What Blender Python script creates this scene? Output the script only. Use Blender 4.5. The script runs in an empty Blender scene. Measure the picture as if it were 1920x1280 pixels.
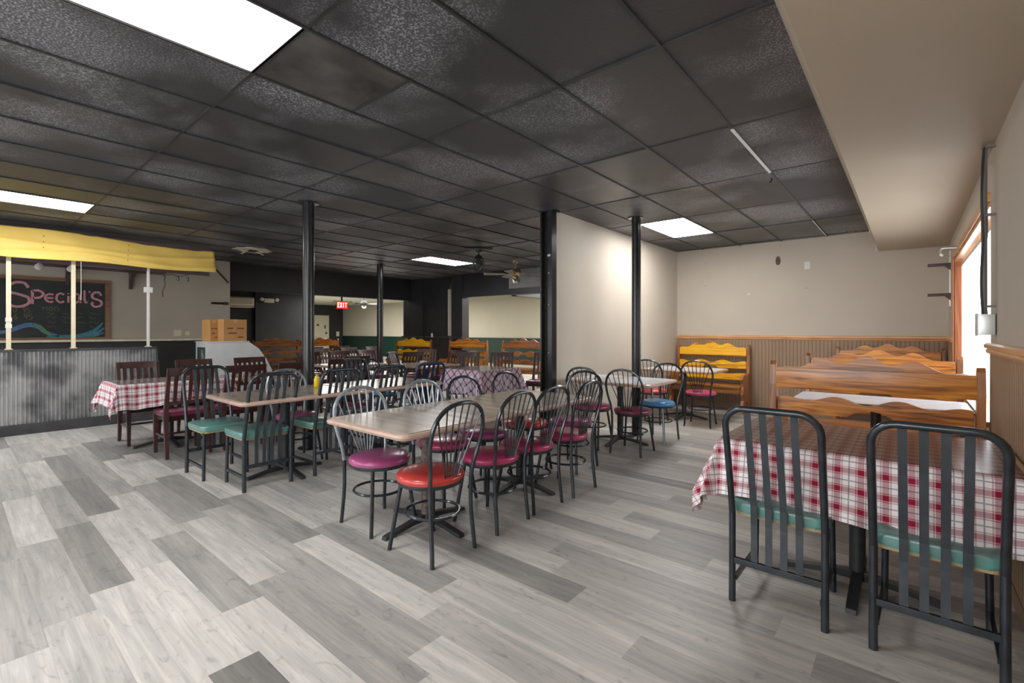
import bpy, bmesh, math, random
from mathutils import Vector, Matrix
random.seed(7)
R = math.radians
sc = bpy.context.scene
COL = sc.collection

# ------------------------------------------------------------------ camera, world, big lights, exposure
cd = bpy.data.cameras.new('camera'); cam = bpy.data.objects.new('camera', cd); COL.objects.link(cam)
cam.location = (0, 0, 1.31); cam.rotation_euler = (R(90), 0, R(40))
cd.sensor_width = 36; cd.lens = 36 * 890 / 1920; cd.shift_y = -20 / 1920; cd.clip_start = .05; cd.clip_end = 100
sc.camera = cam
sc.view_settings.view_transform = 'Standard'; sc.view_settings.look = 'None'
sc.view_settings.gamma = 1; sc.view_settings.exposure = 0.62; sc.view_settings.use_curve_mapping = False
w = bpy.data.worlds.new('sky'); sc.world = w; w.use_nodes = True
w.node_tree.nodes['Background'].inputs[0].default_value = (.86, .93, 1, 1)
w.node_tree.nodes['Background'].inputs[1].default_value = 1.0
def area(name, loc, rot, sx, sy, power, col=(1, 1, 1), spread=180):
    l = bpy.data.lights.new(name, 'AREA'); l.shape = 'RECTANGLE'; l.size = sx; l.size_y = sy
    l.energy = power; l.color = col; l.spread = R(spread)
    o = bpy.data.objects.new(name, l); o.location = loc; o.rotation_euler = [R(a) for a in rot]; COL.objects.link(o); return o
area('behind_camera_fill', (-6.2, -2.45, 1.45), (90, 0, 0), 6.5, 2.1, 32, (1, .985, .96))  # added lamp filling the foreground, as if from unseen windows
area('right_floor_fill', (-1.3, -2.45, 1.55), (90, 0, 0), 3.0, 2.0, 66, (1, .985, .96))  # second added fill, brightens the floor on the right
area('side_window_daylight', (.62, 5.85, 1.5), (0, 90, 0), 1.3, 3.0, 60, (.97, .98, 1))
area('far_room_fill', (-15.5, 9.6, 2.5), (0, 0, 0), 7, 3, 330, (1, .975, .93))  # added fill lamp under the far room's ceiling, no source seen
area('far_dining_fill', (-6.2, 11.0, 2.5), (0, 0, 0), 4.5, 2.5, 230, (1, .975, .93))  # added fill shining down on the dining room past the partition

# ------------------------------------------------------------------ materials
def newmat(name):
    m = bpy.data.materials.new(name); m.use_nodes = True
    nt = m.node_tree; return m, nt, nt.nodes['Principled BSDF']
def nd(nt, t, **k):
    n = nt.nodes.new(t)
    for a, b in k.items(): setattr(n, a, b)
    return n
def lk(nt, a, b): nt.links.new(a, b)
def ramp(nt, stops):
    r = nd(nt, 'ShaderNodeValToRGB'); e = r.color_ramp.elements
    while len(e) < len(stops): e.new(.5)
    for i, (p, c) in enumerate(stops):
        e[i].position = p; e[i].color = (c, c, c, 1) if not isinstance(c, tuple) else (*c[:3], 1)
    return r
def srgb(r, g, b):
    f = lambda c: (c / 255 / 12.92) if c / 255 <= .04045 else ((c / 255 + .055) / 1.055) ** 2.4
    return (f(r), f(g), f(b))
def plain(name, col, rough=.5, metal=0, var=.0, vscale=6, bump=0, bscale=60, spec=.5, coat=0, alpha=None):
    m, nt, b = newmat(name)
    b.inputs['Roughness'].default_value = rough; b.inputs['Metallic'].default_value = metal
    b.inputs['Specular IOR Level'].default_value = spec; b.inputs['Coat Weight'].default_value = coat
    b.inputs['Coat Roughness'].default_value = .12
    tc = nd(nt, 'ShaderNodeTexCoord')
    n = nd(nt, 'ShaderNodeTexNoise'); n.inputs['Scale'].default_value = vscale; n.inputs['Detail'].default_value = 5
    lk(nt, tc.outputs['Object'], n.inputs['Vector'])
    lo = tuple(c * (1 - var) for c in col); hi = tuple(min(1, c * (1 + var)) for c in col)
    r = ramp(nt, [(.3, lo), (.7, hi)]); lk(nt, n.outputs['Fac'], r.inputs['Fac']); lk(nt, r.outputs['Color'], b.inputs['Base Color'])
    if bump:
        n2 = nd(nt, 'ShaderNodeTexNoise'); n2.inputs['Scale'].default_value = bscale; lk(nt, tc.outputs['Object'], n2.inputs['Vector'])
        bp = nd(nt, 'ShaderNodeBump'); bp.inputs['Strength'].default_value = bump; bp.inputs['Distance'].default_value = .01
        lk(nt, n2.outputs['Fac'], bp.inputs['Height']); lk(nt, bp.outputs['Normal'], b.inputs['Normal'])
    return m
def emit(name, col, s):
    m, nt, b = newmat(name); b.inputs['Emission Color'].default_value = (*col, 1); b.inputs['Emission Strength'].default_value = s
    b.inputs['Base Color'].default_value = (*col, 1); return m

def wood_mat(name, dark, mid, light, axis=0, rough=.35, coat=.3, scale=1.0):
    m, nt, b = newmat(name); b.inputs['Roughness'].default_value = rough; b.inputs['Coat Weight'].default_value = coat; b.inputs['Coat Roughness'].default_value = .15
    tc = nd(nt, 'ShaderNodeTexCoord'); oi = nd(nt, 'ShaderNodeObjectInfo')
    mul = nd(nt, 'ShaderNodeMath', operation='MULTIPLY'); mul.inputs[1].default_value = 37; lk(nt, oi.outputs['Random'], mul.inputs[0])
    add = nd(nt, 'ShaderNodeVectorMath', operation='ADD'); lk(nt, tc.outputs['Object'], add.inputs[0]); lk(nt, mul.outputs[0], add.inputs[1])
    mp = nd(nt, 'ShaderNodeMapping'); s = [14 * scale] * 3; s[axis] = 1.1 * scale; mp.inputs['Scale'].default_value = s
    lk(nt, add.outputs[0], mp.inputs['Vector'])
    n = nd(nt, 'ShaderNodeTexNoise'); n.inputs['Scale'].default_value = 1.3; n.inputs['Detail'].default_value = 6; n.inputs['Distortion'].default_value = 1.1
    lk(nt, mp.outputs[0], n.inputs['Vector'])
    r = ramp(nt, [(.3, dark), (.46, mid), (.7, light)]); lk(nt, n.outputs['Fac'], r.inputs['Fac']); lk(nt, r.outputs['Color'], b.inputs['Base Color'])
    return m

def floor_mat(name, attr):
    m, nt, b = newmat(name); b.inputs['Roughness'].default_value = .42
    tc = nd(nt, 'ShaderNodeTexCoord')
    if attr:
        at = nd(nt, 'ShaderNodeAttribute', attribute_name='tone'); tone = at.outputs['Color']; vec = tc.outputs['Object']
        sep = nd(nt, 'ShaderNodeSeparateColor'); lk(nt, tone, sep.inputs[0]); rnd = sep.outputs[2]; val = sep.outputs[0]
    else:
        oi = nd(nt, 'ShaderNodeObjectInfo'); rnd = oi.outputs['Random']; vec = tc.outputs['Object']
        sep = nd(nt, 'ShaderNodeSeparateColor'); lk(nt, oi.outputs['Color'], sep.inputs[0]); val = sep.outputs[0]
    mul = nd(nt, 'ShaderNodeMath', operation='MULTIPLY'); mul.inputs[1].default_value = 53; lk(nt, rnd, mul.inputs[0])
    add = nd(nt, 'ShaderNodeVectorMath', operation='ADD'); lk(nt, vec, add.inputs[0]); lk(nt, mul.outputs[0], add.inputs[1])
    def stretched(sx, sy, scale, det, dist):
        mp = nd(nt, 'ShaderNodeMapping'); mp.inputs['Scale'].default_value = (sx, sy, 1); lk(nt, add.outputs[0], mp.inputs['Vector'])
        n = nd(nt, 'ShaderNodeTexNoise'); n.inputs['Scale'].default_value = scale; n.inputs['Detail'].default_value = det; n.inputs['Distortion'].default_value = dist
        lk(nt, mp.outputs[0], n.inputs['Vector']); return n.outputs['Fac']
    big = stretched(1.1, 13, 1.0, 4, 1.2)      # broad cloudy grain
    fine = stretched(5, 110, 1.0, 4, .4); mid = stretched(1.8, 42, 1.0, 5, .8)       # fine pores
    knot = stretched(3.5, 9, 1.6, 5, 2.5)
    def mr(src, a, bb, c, d):
        x = nd(nt, 'ShaderNodeMapRange'); x.inputs[1].default_value = a; x.inputs[2].default_value = bb; x.inputs[3].default_value = c; x.inputs[4].default_value = d
        lk(nt, src, x.inputs[0]); return x.outputs[0]
    def mth(op, a, bb):
        x = nd(nt, 'ShaderNodeMath', operation=op); x.inputs[2].default_value = -.125
        for i, v in enumerate((a, bb)):
            if isinstance(v, (int, float)): x.inputs[i].default_value = v
            else: lk(nt, v, x.inputs[i])
        return x.outputs[0]
    v = mth('MULTIPLY', mth('MULTIPLY_ADD', val, 1.14), mr(big, .3, .7, .76, 1.15))
    v = mth('MULTIPLY', v, mr(mid, .3, .7, .90, 1.07))
    v = mth('MULTIPLY', v, mr(fine, .3, .7, .88, 1.07))
    v = mth('MULTIPLY', v, mr(knot, .28, .42, .74, 1.0))
    mx = nd(nt, 'ShaderNodeMix', data_type='RGBA'); mx.blend_type = 'MULTIPLY'; mx.inputs[0].default_value = 1
    cr = nd(nt, 'ShaderNodeCombineColor')
    for i in range(3): lk(nt, v, cr.inputs[i])
    tint = ramp(nt, [(.3, (1, .985, .945)), (.7, (1, .945, .885))]); lk(nt, big, tint.inputs['Fac'])
    lk(nt, cr.outputs[0], mx.inputs[6]); lk(nt, tint.outputs['Color'], mx.inputs[7]); lk(nt, mx.outputs[2], b.inputs['Base Color'])
    bp = nd(nt, 'ShaderNodeBump'); bp.inputs['Strength'].default_value = .25; bp.inputs['Distance'].default_value = .002
    lk(nt, fine, bp.inputs['Height']); lk(nt, bp.outputs['Normal'], b.inputs['Normal'])
    return m

def plaid_mat(name, ca, cb, line, period=.086, rot=0, thin=False):
    m, nt, b = newmat(name); b.inputs['Roughness'].default_value = .85; b.inputs['Specular IOR Level'].default_value = .15
    b.inputs['Sheen Weight'].default_value = .1
    uv = nd(nt, 'ShaderNodeUVMap'); mp = nd(nt, 'ShaderNodeMapping'); mp.inputs['Scale'].default_value = (1 / period,) * 3; mp.inputs['Rotation'].default_value = (0, 0, rot)
    lk(nt, uv.outputs[0], mp.inputs['Vector']); sp = nd(nt, 'ShaderNodeSeparateXYZ'); lk(nt, mp.outputs[0], sp.inputs[0])
    bands, lines = [], []
    for ax in (0, 1):
        fr = nd(nt, 'ShaderNodeMath', operation='FRACT'); lk(nt, sp.outputs[ax], fr.inputs[0])
        if thin: st = [(0, 0.), (.38, 0.), (.42, .9), (.58, .9), (.62, 0.)]
        else: st = [(0, 0.), (.26, 0.), (.28, .75), (.31, .75), (.33, .1), (.36, .1), (.37, 1.), (.63, 1.), (.64, .1), (.67, .1), (.69, .75), (.72, .75), (.74, 0.)]
        r = ramp(nt, st); r.color_ramp.interpolation = 'LINEAR'; lk(nt, fr.outputs[0], r.inputs['Fac']); bands.append(r.outputs['Color'])
        r2 = ramp(nt, [(0, .6), (.025, .6), (.035, 0.), (.965, 0.), (.975, .6)]); lk(nt, fr.outputs[0], r2.inputs['Fac']); lines.append(r2.outputs['Color'])
    def mm(op, a, bb):
        x = nd(nt, 'ShaderNodeMath', operation=op)
        for i, v in enumerate((a, bb)):
            if isinstance(v, (int, float)): x.inputs[i].default_value = v
            else: lk(nt, v, x.inputs[i])
        return x.outputs[0]
    f = mm('POWER', mm('MULTIPLY', mm('ADD', bands[0], bands[1]), .5), .7) if not thin else mm('MULTIPLY', mm('ADD', bands[0], bands[1]), .8)
    mx = nd(nt, 'ShaderNodeMix', data_type='RGBA'); lk(nt, f, mx.inputs[0]); mx.clamp_factor = True
    mx.inputs[6].default_value = (*ca, 1); mx.inputs[7].default_value = (*cb, 1)
    l = mm('MAXIMUM', lines[0], lines[1])
    m2 = nd(nt, 'ShaderNodeMix', data_type='RGBA'); lk(nt, l if not thin else mm('MULTIPLY', l, 0), m2.inputs[0]); lk(nt, mx.outputs[2], m2.inputs[6]); m2.inputs[7].default_value = (*line, 1)
    lk(nt, m2.outputs[2], b.inputs['Base Color']); return m

def glass_mat(name, tint, rough=.08, ior=1.45):
    m = bpy.data.materials.new(name); m.use_nodes = True; nt = m.node_tree; nt.nodes.clear()
    out = nd(nt, 'ShaderNodeOutputMaterial'); tr = nd(nt, 'ShaderNodeBsdfTransparent'); tr.inputs[0].default_value = (*tint, 1)
    gl = nd(nt, 'ShaderNodeBsdfGlossy'); gl.inputs['Roughness'].default_value = rough
    lw = nd(nt, 'ShaderNodeLayerWeight'); pw = nd(nt, 'ShaderNodeMath', operation='POWER'); lk(nt, lw.outputs['Facing'], pw.inputs[0]); pw.inputs[1].default_value = 5
    fr = nd(nt, 'ShaderNodeMath', operation='MULTIPLY_ADD'); lk(nt, pw.outputs[0], fr.inputs[0]); fr.inputs[1].default_value = (ior - 1) * 1.6; fr.inputs[2].default_value = .02
    mx = nd(nt, 'ShaderNodeMixShader'); lk(nt, fr.outputs[0], mx.inputs[0]); lk(nt, tr.outputs[0], mx.inputs[1]); lk(nt, gl.outputs[0], mx.inputs[2]); lk(nt, mx.outputs[0], out.inputs[0])
    return m

def wall_mat(name, col, var=.05):
    m, nt, b = newmat(name); b.inputs['Roughness'].default_value = .6; b.inputs['Specular IOR Level'].default_value = .3
    tc = nd(nt, 'ShaderNodeTexCoord'); n = nd(nt, 'ShaderNodeTexNoise'); n.inputs['Scale'].default_value = 1.1; n.inputs['Detail'].default_value = 4
    lk(nt, tc.outputs['Object'], n.inputs['Vector'])
    r = ramp(nt, [(.3, tuple(c * (1 - var) for c in col)), (.7, tuple(c * (1 + var) for c in col))]); lk(nt, n.outputs['Fac'], r.inputs['Fac'])
    n3 = nd(nt, 'ShaderNodeTexVoronoi'); n3.inputs['Scale'].default_value = 2.3; lk(nt, tc.outputs['Object'], n3.inputs['Vector'])
    r3 = ramp(nt, [(0, .35), (.022, .45), (.03, 1.)]); lk(nt, n3.outputs['Distance'], r3.inputs['Fac'])
    mx = nd(nt, 'ShaderNodeMix', data_type='RGBA'); mx.blend_type = 'MULTIPLY'; mx.inputs[0].default_value = .6
    lk(nt, r.outputs['Color'], mx.inputs[6]); lk(nt, r3.outputs['Color'], mx.inputs[7]); lk(nt, mx.outputs[2], b.inputs['Base Color'])
    n2 = nd(nt, 'ShaderNodeTexNoise'); n2.inputs['Scale'].default_value = 90; lk(nt, tc.outputs['Object'], n2.inputs['Vector'])
    bp = nd(nt, 'ShaderNodeBump'); bp.inputs['Strength'].default_value = .12; bp.inputs['Distance'].default_value = .004
    lk(nt, n2.outputs['Fac'], bp.inputs['Height']); lk(nt, bp.outputs['Normal'], b.inputs['Normal']); return m

def tile_mat():
    m, nt, b = newmat('black_ceiling_tile'); b.inputs['Specular IOR Level'].default_value = .6
    tc = nd(nt, 'ShaderNodeTexCoord'); geo = nd(nt, 'ShaderNodeNewGeometry'); oi = nd(nt, 'ShaderNodeObjectInfo')
    n = nd(nt, 'ShaderNodeTexNoise'); n.inputs['Scale'].default_value = 1.15; n.inputs['Detail'].default_value = 4; lk(nt, geo.outputs['Position'], n.inputs['Vector'])
    g = nd(nt, 'ShaderNodeTexNoise'); g.inputs['Scale'].default_value = 95; g.inputs['Detail'].default_value = 2; lk(nt, geo.outputs['Position'], g.inputs['Vector'])
    # pale fleck patches: window glints painted into the tile colour
    p = ramp(nt, [(.46, 0.), (.64, 1.)]); lk(nt, n.outputs['Fac'], p.inputs['Fac'])
    f = ramp(nt, [(.5, 0.), (.62, 1.)]); lk(nt, g.outputs['Fac'], f.inputs['Fac'])
    mu = nd(nt, 'ShaderNodeMath', operation='MULTIPLY'); lk(nt, p.outputs['Color'], mu.inputs[0]); lk(nt, f.outputs['Color'], mu.inputs[1])
    base = nd(nt, 'ShaderNodeMix', data_type='RGBA'); lk(nt, oi.outputs['Random'], base.inputs[0]); base.inputs[6].default_value = (.040, .040, .044, 1); base.inputs[7].default_value = (.058, .058, .064, 1)
    b2 = nd(nt, 'ShaderNodeMix', data_type='RGBA'); lk(nt, p.outputs['Color'], b2.inputs[0]); lk(nt, base.outputs[2], b2.inputs[6]); b2.inputs[7].default_value = (.092, .092, .102, 1)
    mx = nd(nt, 'ShaderNodeMix', data_type='RGBA'); lk(nt, mu.outputs[0], mx.inputs[0]); lk(nt, b2.outputs[2], mx.inputs[6]); mx.inputs[7].default_value = (.34, .34, .37, 1)
    lk(nt, mx.outputs[2], b.inputs['Base Color'])
    rr = nd(nt, 'ShaderNodeMapRange'); rr.inputs[3].default_value = .36; rr.inputs[4].default_value = .6; lk(nt, oi.outputs['Random'], rr.inputs[0]); lk(nt, rr.outputs[0], b.inputs['Roughness'])
    bp = nd(nt, 'ShaderNodeBump'); bp.inputs['Strength'].default_value = .5; bp.inputs['Distance'].default_value = .004
    lk(nt, g.outputs['Fac'], bp.inputs['Height']); lk(nt, bp.outputs['Normal'], b.inputs['Normal']); return m

M = {}
M['floor'] = floor_mat('grey_plank', False); M['floor_far'] = floor_mat('grey_plank_far', True)
M['sub'] = plain('floor_joint_dark', (.07, .065, .06), .8)
M['wall'] = wall_mat('taupe_wall_paint', srgb(192, 182, 168))
M['soffit'] = wall_mat('soffit_paint', srgb(186, 172, 153), .03)
M['cream'] = wall_mat('cream_wall_paint', srgb(192, 186, 168), .03)
M['black_wall'] = plain('black_wall_paint', (.028, .028, .03), .45, var=.25, vscale=2)
M['black_gloss'] = plain('black_pole_paint', (.02, .021, .024), .22, var=.2, vscale=20)
M['bead'] = plain('brown_beadboard', srgb(150, 124, 100), .5, var=.06, vscale=3)
M['green_wain'] = plain('green_wainscot', srgb(16, 48, 38), .45, var=.1)
M['rail'] = wood_mat('orange_pine_rail', srgb(186, 126, 78), srgb(212, 156, 104), srgb(226, 176, 124), 0)
M['raily'] = wood_mat('orange_pine_rail_side', srgb(186, 126, 78), srgb(212, 156, 104), srgb(226, 176, 124), 1)
M['railz'] = wood_mat('orange_pine_jamb', srgb(130, 66, 30), srgb(168, 92, 48), srgb(190, 116, 66), 2)
M['tile'] = tile_mat()
M['tee'] = plain('black_ceiling_tee', (.035, .035, .037), .4, var=.2)
M['tee_white'] = plain('bare_white_tee', (.75, .75, .73), .4)
M['light'] = emit('light_panel_diffuser', (1, .985, .96), 15)
M['bulb'] = emit('lit_bulb', (1, .9, .7), 4)
M['white'] = plain('white_plastic', (.72, .71, .68), .4)
M['offwhite'] = plain('off_white_enamel', (.62, .64, .64), .3, var=.05)
M['chair_metal'] = plain('charcoal_chair_metal', (.05, .058, .068), .2, metal=.6, var=.25, vscale=15)
M['slat_metal'] = plain('charcoal_slat_metal', (.06, .07, .082), .36, metal=.4, var=.3, vscale=8)
M['grey_metal'] = plain('light_grey_chair_metal', (.30, .34, .38), .3, metal=.5, var=.3, vscale=12)
M['navy_metal'] = plain('navy_chair_metal', (.02, .03, .06), .3, metal=.3, var=.3, vscale=15)
def vinyl(n, c): return plain(n, c, .28, var=.12, vscale=5, bump=.25, bscale=14, coat=.35)
M['magenta'] = vinyl('magenta_vinyl', srgb(184, 58, 106)); M['plum'] = vinyl('plum_vinyl', srgb(164, 74, 126)); M['red'] = vinyl('red_vinyl', srgb(190, 62, 56))
M['teal'] = vinyl('teal_vinyl', srgb(32, 96, 90)); M['paleteal'] = vinyl('pale_teal_vinyl', srgb(92, 138, 132)); M['blue'] = vinyl('blue_vinyl', srgb(60, 128, 180)); M['rose'] = vinyl('rose_vinyl', srgb(206, 84, 84)); M['burg'] = vinyl('burgundy_vinyl', srgb(112, 42, 68))
M['foam'] = plain('yellowed_seat_underside', srgb(170, 150, 110), .9, var=.2)
M['mahog'] = plain('mahogany_chair_wood', srgb(50, 22, 22), .28, var=.35, vscale=7, coat=.4)
M['mahog2'] = plain('worn_brown_chair_wood', srgb(66, 40, 38), .35, var=.3, vscale=7, coat=.3)
M['ttop'] = wood_mat('grey_laminate_tabletop', srgb(140, 128, 118), srgb(158, 146, 135), srgb(174, 163, 152), 0, .2, .12, .45)
M['ttop2'] = wood_mat('white_laminate_tabletop', srgb(196, 198, 206), srgb(212, 214, 220), srgb(224, 226, 232), 0, .25, .1, .4)
M['tedge'] = plain('pinkish_table_edge', srgb(178, 152, 138), .3, var=.15, vscale=12, coat=.3)
M['iron'] = plain('black_cast_iron', (.022, .024, .028), .45, var=.3, vscale=20)
M['ironworn'] = plain('worn_iron_column', (.10, .07, .06), .55, var=.8, vscale=40)
M['plaid'] = plaid_mat('red_plaid_cloth', srgb(240, 234, 236), srgb(150, 26, 58), (.03, .04, .10))
M['plaid2'] = plaid_mat('lavender_plaid_cloth', srgb(232, 208, 228), srgb(84, 24, 62), (.03, .03, .08), .10, R(45), True)
M['vinyl_sheet'] = glass_mat('smoky_clear_sheet', (.76, .70, .67), .2, ior=1.3)
M['vinyl_sheet2'] = glass_mat('clear_sheet', (.88, .875, .87), .15, ior=1.5)
M['pine'] = wood_mat('varnished_pine', srgb(78, 38, 12), srgb(176, 104, 34), srgb(218, 148, 60), 0, .3, .2, 1.5)
M['pine_gold'] = wood_mat('golden_pine', srgb(170, 96, 12), srgb(248, 178, 22), srgb(255, 204, 50), 0, .3, .2, 1.5)
M['pine_brown'] = wood_mat('brown_pine', srgb(70, 38, 16), srgb(140, 84, 36), srgb(176, 112, 52), 0, .3, .4)
M['pinez'] = wood_mat('pine_post', srgb(84, 44, 20), srgb(150, 92, 44), srgb(186, 122, 62), 2, .35, .15)
M['grey_head'] = plain('header_baked_light', (.22, .22, .22), .6, var=.15)  # header coloured grey to carry the light falling on it
m, nt, b = newmat('galvanised_corrugated_sheet'); b.inputs['Metallic'].default_value = .75
tc = nd(nt, 'ShaderNodeTexCoord'); n = nd(nt, 'ShaderNodeTexNoise'); n.inputs['Scale'].default_value = 3.2; n.inputs['Detail'].default_value = 7; lk(nt, tc.outputs['Object'], n.inputs['Vector'])
r = ramp(nt, [(.35, srgb(112, 114, 118)), (.6, srgb(190, 192, 194))]); lk(nt, n.outputs['Fac'], r.inputs['Fac']); lk(nt, r.outputs['Color'], b.inputs['Base Color']); b.inputs['Roughness'].default_value = .42; M['corr'] = m
M['dark_trim'] = plain('dark_grey_trim', (.05, .05, .055), .5, var=.3)
M['yellow'] = plain('yellow_vinyl_banner', srgb(242, 208, 108), .5, var=.05, vscale=3)
M['slate'] = plain('chalkboard_slate', (.035, .042, .042), .7, var=.25, vscale=5)
M['chalk_pink'] = plain('pink_chalk', srgb(214, 150, 162), .9, var=.25, vscale=60)
M['chalk_faint'] = plain('faint_yellow_chalk', srgb(112, 108, 84), .9, var=.3, vscale=60)
M['chalk_blue'] = plain('blue_chalk', srgb(96, 126, 168), .9, var=.3, vscale=40)
M['chalk_teal'] = plain('teal_chalk', srgb(70, 138, 144), .9, var=.3, vscale=40)
M['chalk_green'] = plain('green_chalk', srgb(96, 146, 96), .9, var=.3, vscale=40)
M['frame'] = wood_mat('chalkboard_frame_wood', srgb(110, 74, 52), srgb(136, 98, 72), srgb(150, 116, 88), 1)
M['post'] = plain('cream_painted_post', srgb(224, 212, 184), .45, var=.08)
M['card'] = plain('cardboard', srgb(196, 146, 92), .8, var=.06)
M['card_print'] = plain('cardboard_print', srgb(110, 74, 42), .8)
M['tape'] = plain('packing_tape', srgb(206, 170, 120), .35)
M['steel'] = plain('stainless_steel', (.55, .56, .56), .3, metal=.8, var=.1)
M['chrome'] = plain('satin_metal', (.55, .53, .48), .3, metal=.9)
M['brass'] = plain('antique_brass', (.42, .33, .18), .3, metal=.8, var=.2)
M['fanblade'] = plain('fan_blade_wood', (.16, .13, .11), .45, var=.2)
M['darkblade'] = plain('dark_fan_blade', (.03, .028, .026), .45, var=.2)
M['glassdark'] = plain('dark_glass', (.06, .08, .08), .08)
M['bracket'] = plain('dark_bracket_wood', srgb(84, 66, 70), .5, var=.1)
M['cable'] = plain('grey_cable', srgb(112, 108, 104), .5); M['cable_black'] = plain('black_cable', (.02, .02, .02), .5)
M['soot'] = plain('soot_smudge', srgb(96, 84, 80), .9, var=.2)
M['yellow_bottle'] = plain('yellow_plastic', srgb(226, 196, 20), .4)
M['red_sign'] = emit('exit_sign_red', srgb(225, 40, 30), 1.0); M['exit_letter'] = emit('exit_sign_letters', (1, .8, .75), 1.5)
M['blind'] = plain('white_vertical_blind', (.62, .62, .66), .55); 
b = M['blind'].node_tree.nodes['Principled BSDF']; b.inputs['Transmission Weight'].default_value = .25; b.inputs['Roughness'].default_value = .7
M['glass'] = glass_mat('window_glass', (.95, .97, .97))
M['plate'] = plain('ivory_plate', srgb(226, 216, 190), .4)
M['scuff'] = plain('scuffed_tile', (.075, .07, .066), .6, var=.7, vscale=3)
M['door'] = wall_mat('cream_door_paint', srgb(206, 200, 176), .03)
M['ceil_cream'] = plain('cream_ceiling', srgb(214, 210, 190), .7, var=.03)
M['plug'] = plain('dark_hole', (.01, .01, .01), .9)
M['torn'] = plain('torn_cream_board', srgb(214, 206, 184), .9, var=.15, vscale=9)

# ------------------------------------------------------------------ mesh helpers
def to_obj(name, bm, mat, parent=None, smooth=False, loc=None):
    me = bpy.data.meshes.new(name); bmesh.ops.recalc_face_normals(bm, faces=bm.faces); bm.to_mesh(me); bm.free()
    if smooth:
        for p in me.polygons: p.use_smooth = True
        try: me.set_sharp_from_angle(angle=R(42))
        except Exception: pass
    if mat: me.materials.append(mat)
    o = bpy.data.objects.new(name, me); COL.objects.link(o)
    if parent: o.parent = parent
    if loc: o.location = loc
    return o
def box(bm, x0, x1, y0, y1, z0, z1, bev=0, mat=None):
    r = bmesh.ops.create_cube(bm, size=1)
    for v in r['verts']:
        v.co = Vector((x0 + (v.co.x + .5) * (x1 - x0), y0 + (v.co.y + .5) * (y1 - y0), z0 + (v.co.z + .5) * (z1 - z0)))
        if mat: v.co = mat @ v.co
    if bev:
        es = list({e for v in r['verts'] for e in v.link_edges})
        bmesh.ops.bevel(bm, geom=es, offset=bev, segments=2, profile=.7, affect='EDGES')
def B(name, x0, x1, y0, y1, z0, z1, mat, parent=None, bev=0):
    bm = bmesh.new(); box(bm, x0, x1, y0, y1, z0, z1, bev); return to_obj(name, bm, mat, parent, bev > 0)
def catmull(pts, n=6):
    P = [Vector(p) for p in pts]; out = []
    for i in range(len(P) - 1):
        a = P[max(i - 1, 0)]; b_ = P[i]; c = P[i + 1]; d = P[min(i + 2, len(P) - 1)]
        for k in range(n):
            t = k / n; out.append(.5 * ((2 * b_) + (c - a) * t + (2 * a - 5 * b_ + 4 * c - d) * t * t + (3 * b_ - a - 3 * c + d) * t ** 3))
    out.append(P[-1]); return out
def tube(bm, pts, r, seg=8, closed=False, flat=None, caps=True):
    """sweep a round (or flat=(w,t)) profile along pts"""
    P = [Vector(p) for p in pts]; n = len(P); rings = []
    up = None
    for i in range(n):
        if closed: t = (P[(i + 1) % n] - P[i - 1]).normalized()
        else: t = (P[min(i + 1, n - 1)] - P[max(i - 1, 0)]).normalized()
        if up is None:
            ref = Vector((0, 0, 1)) if abs(t.z) < .9 else Vector((0, 1, 0))
            up = (ref - t * ref.dot(t)).normalized()
        else: up = (up - t * up.dot(t)).normalized()
        sd = t.cross(up); rr = r[i] if isinstance(r, (list, tuple)) else r
        rings.append([bm.verts.new(P[i] + up * math.sin(2 * math.pi * k / seg) * rr + sd * math.cos(2 * math.pi * k / seg) * rr) for k in range(seg)])
    m_ = n if closed else n - 1
    for i in range(m_):
        a, b_ = rings[i], rings[(i + 1) % n]
        for k in range(seg): bm.faces.new((a[k], a[(k + 1) % seg], b_[(k + 1) % seg], b_[k]))
    if not closed and caps: bm.faces.new(rings[0][::-1]); bm.faces.new(rings[-1])
def T(name, pts, r, mat, parent=None, seg=8, closed=False):
    bm = bmesh.new(); tube(bm, pts, r, seg, closed); return to_obj(name, bm, mat, parent, True)
def lathe(bm, prof, seg=24, c=(0, 0, 0), mat=None):
    rings = []
    for r, z in prof:
        ring = []
        for k in range(seg):
            a = 2 * math.pi * k / seg; v = Vector((c[0] + r * math.cos(a), c[1] + r * math.sin(a), c[2] + z))
            ring.append(bm.verts.new(mat @ v if mat else v))
        rings.append(ring)
    for a, b_ in zip(rings, rings[1:]):
        for k in range(seg): bm.faces.new((a[k], a[(k + 1) % seg], b_[(k + 1) % seg], b_[k]))
    bm.faces.new(rings[0][::-1]); bm.faces.new(rings[-1])
def L(name, prof, mat, parent=None, seg=24, c=(0, 0, 0), rot=None):
    bm = bmesh.new(); lathe(bm, prof, seg, c, rot); return to_obj(name, bm, mat, parent, True)
def prism(bm, poly, axis, a, b_, bev=0):
    """extrude 2-D polygon along axis ('x','y','z') from a to b_"""
    def mk(p, t): return {'x': (t, p[0], p[1]), 'y': (p[0], t, p[1]), 'z': (p[0], p[1], t)}[axis]
    v0 = [bm.verts.new(mk(p, a)) for p in poly]; v1 = [bm.verts.new(mk(p, b_)) for p in poly]; n = len(poly)
    fs = [bm.faces.new(v0[::-1]), bm.faces.new(v1)]
    for i in range(n): fs.append(bm.faces.new((v0[i], v0[(i + 1) % n], v1[(i + 1) % n], v1[i])))
    if bev:
        es = list(set(fs[0].edges) | set(fs[1].edges)); bmesh.ops.bevel(bm, geom=es, offset=bev, segments=2, profile=.6, affect='EDGES')
def P(name, poly, axis, a, b_, mat, parent=None, bev=0, smooth=False):
    bm = bmesh.new(); prism(bm, poly, axis, a, b_, bev); return to_obj(name, bm, mat, parent, smooth)
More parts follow.
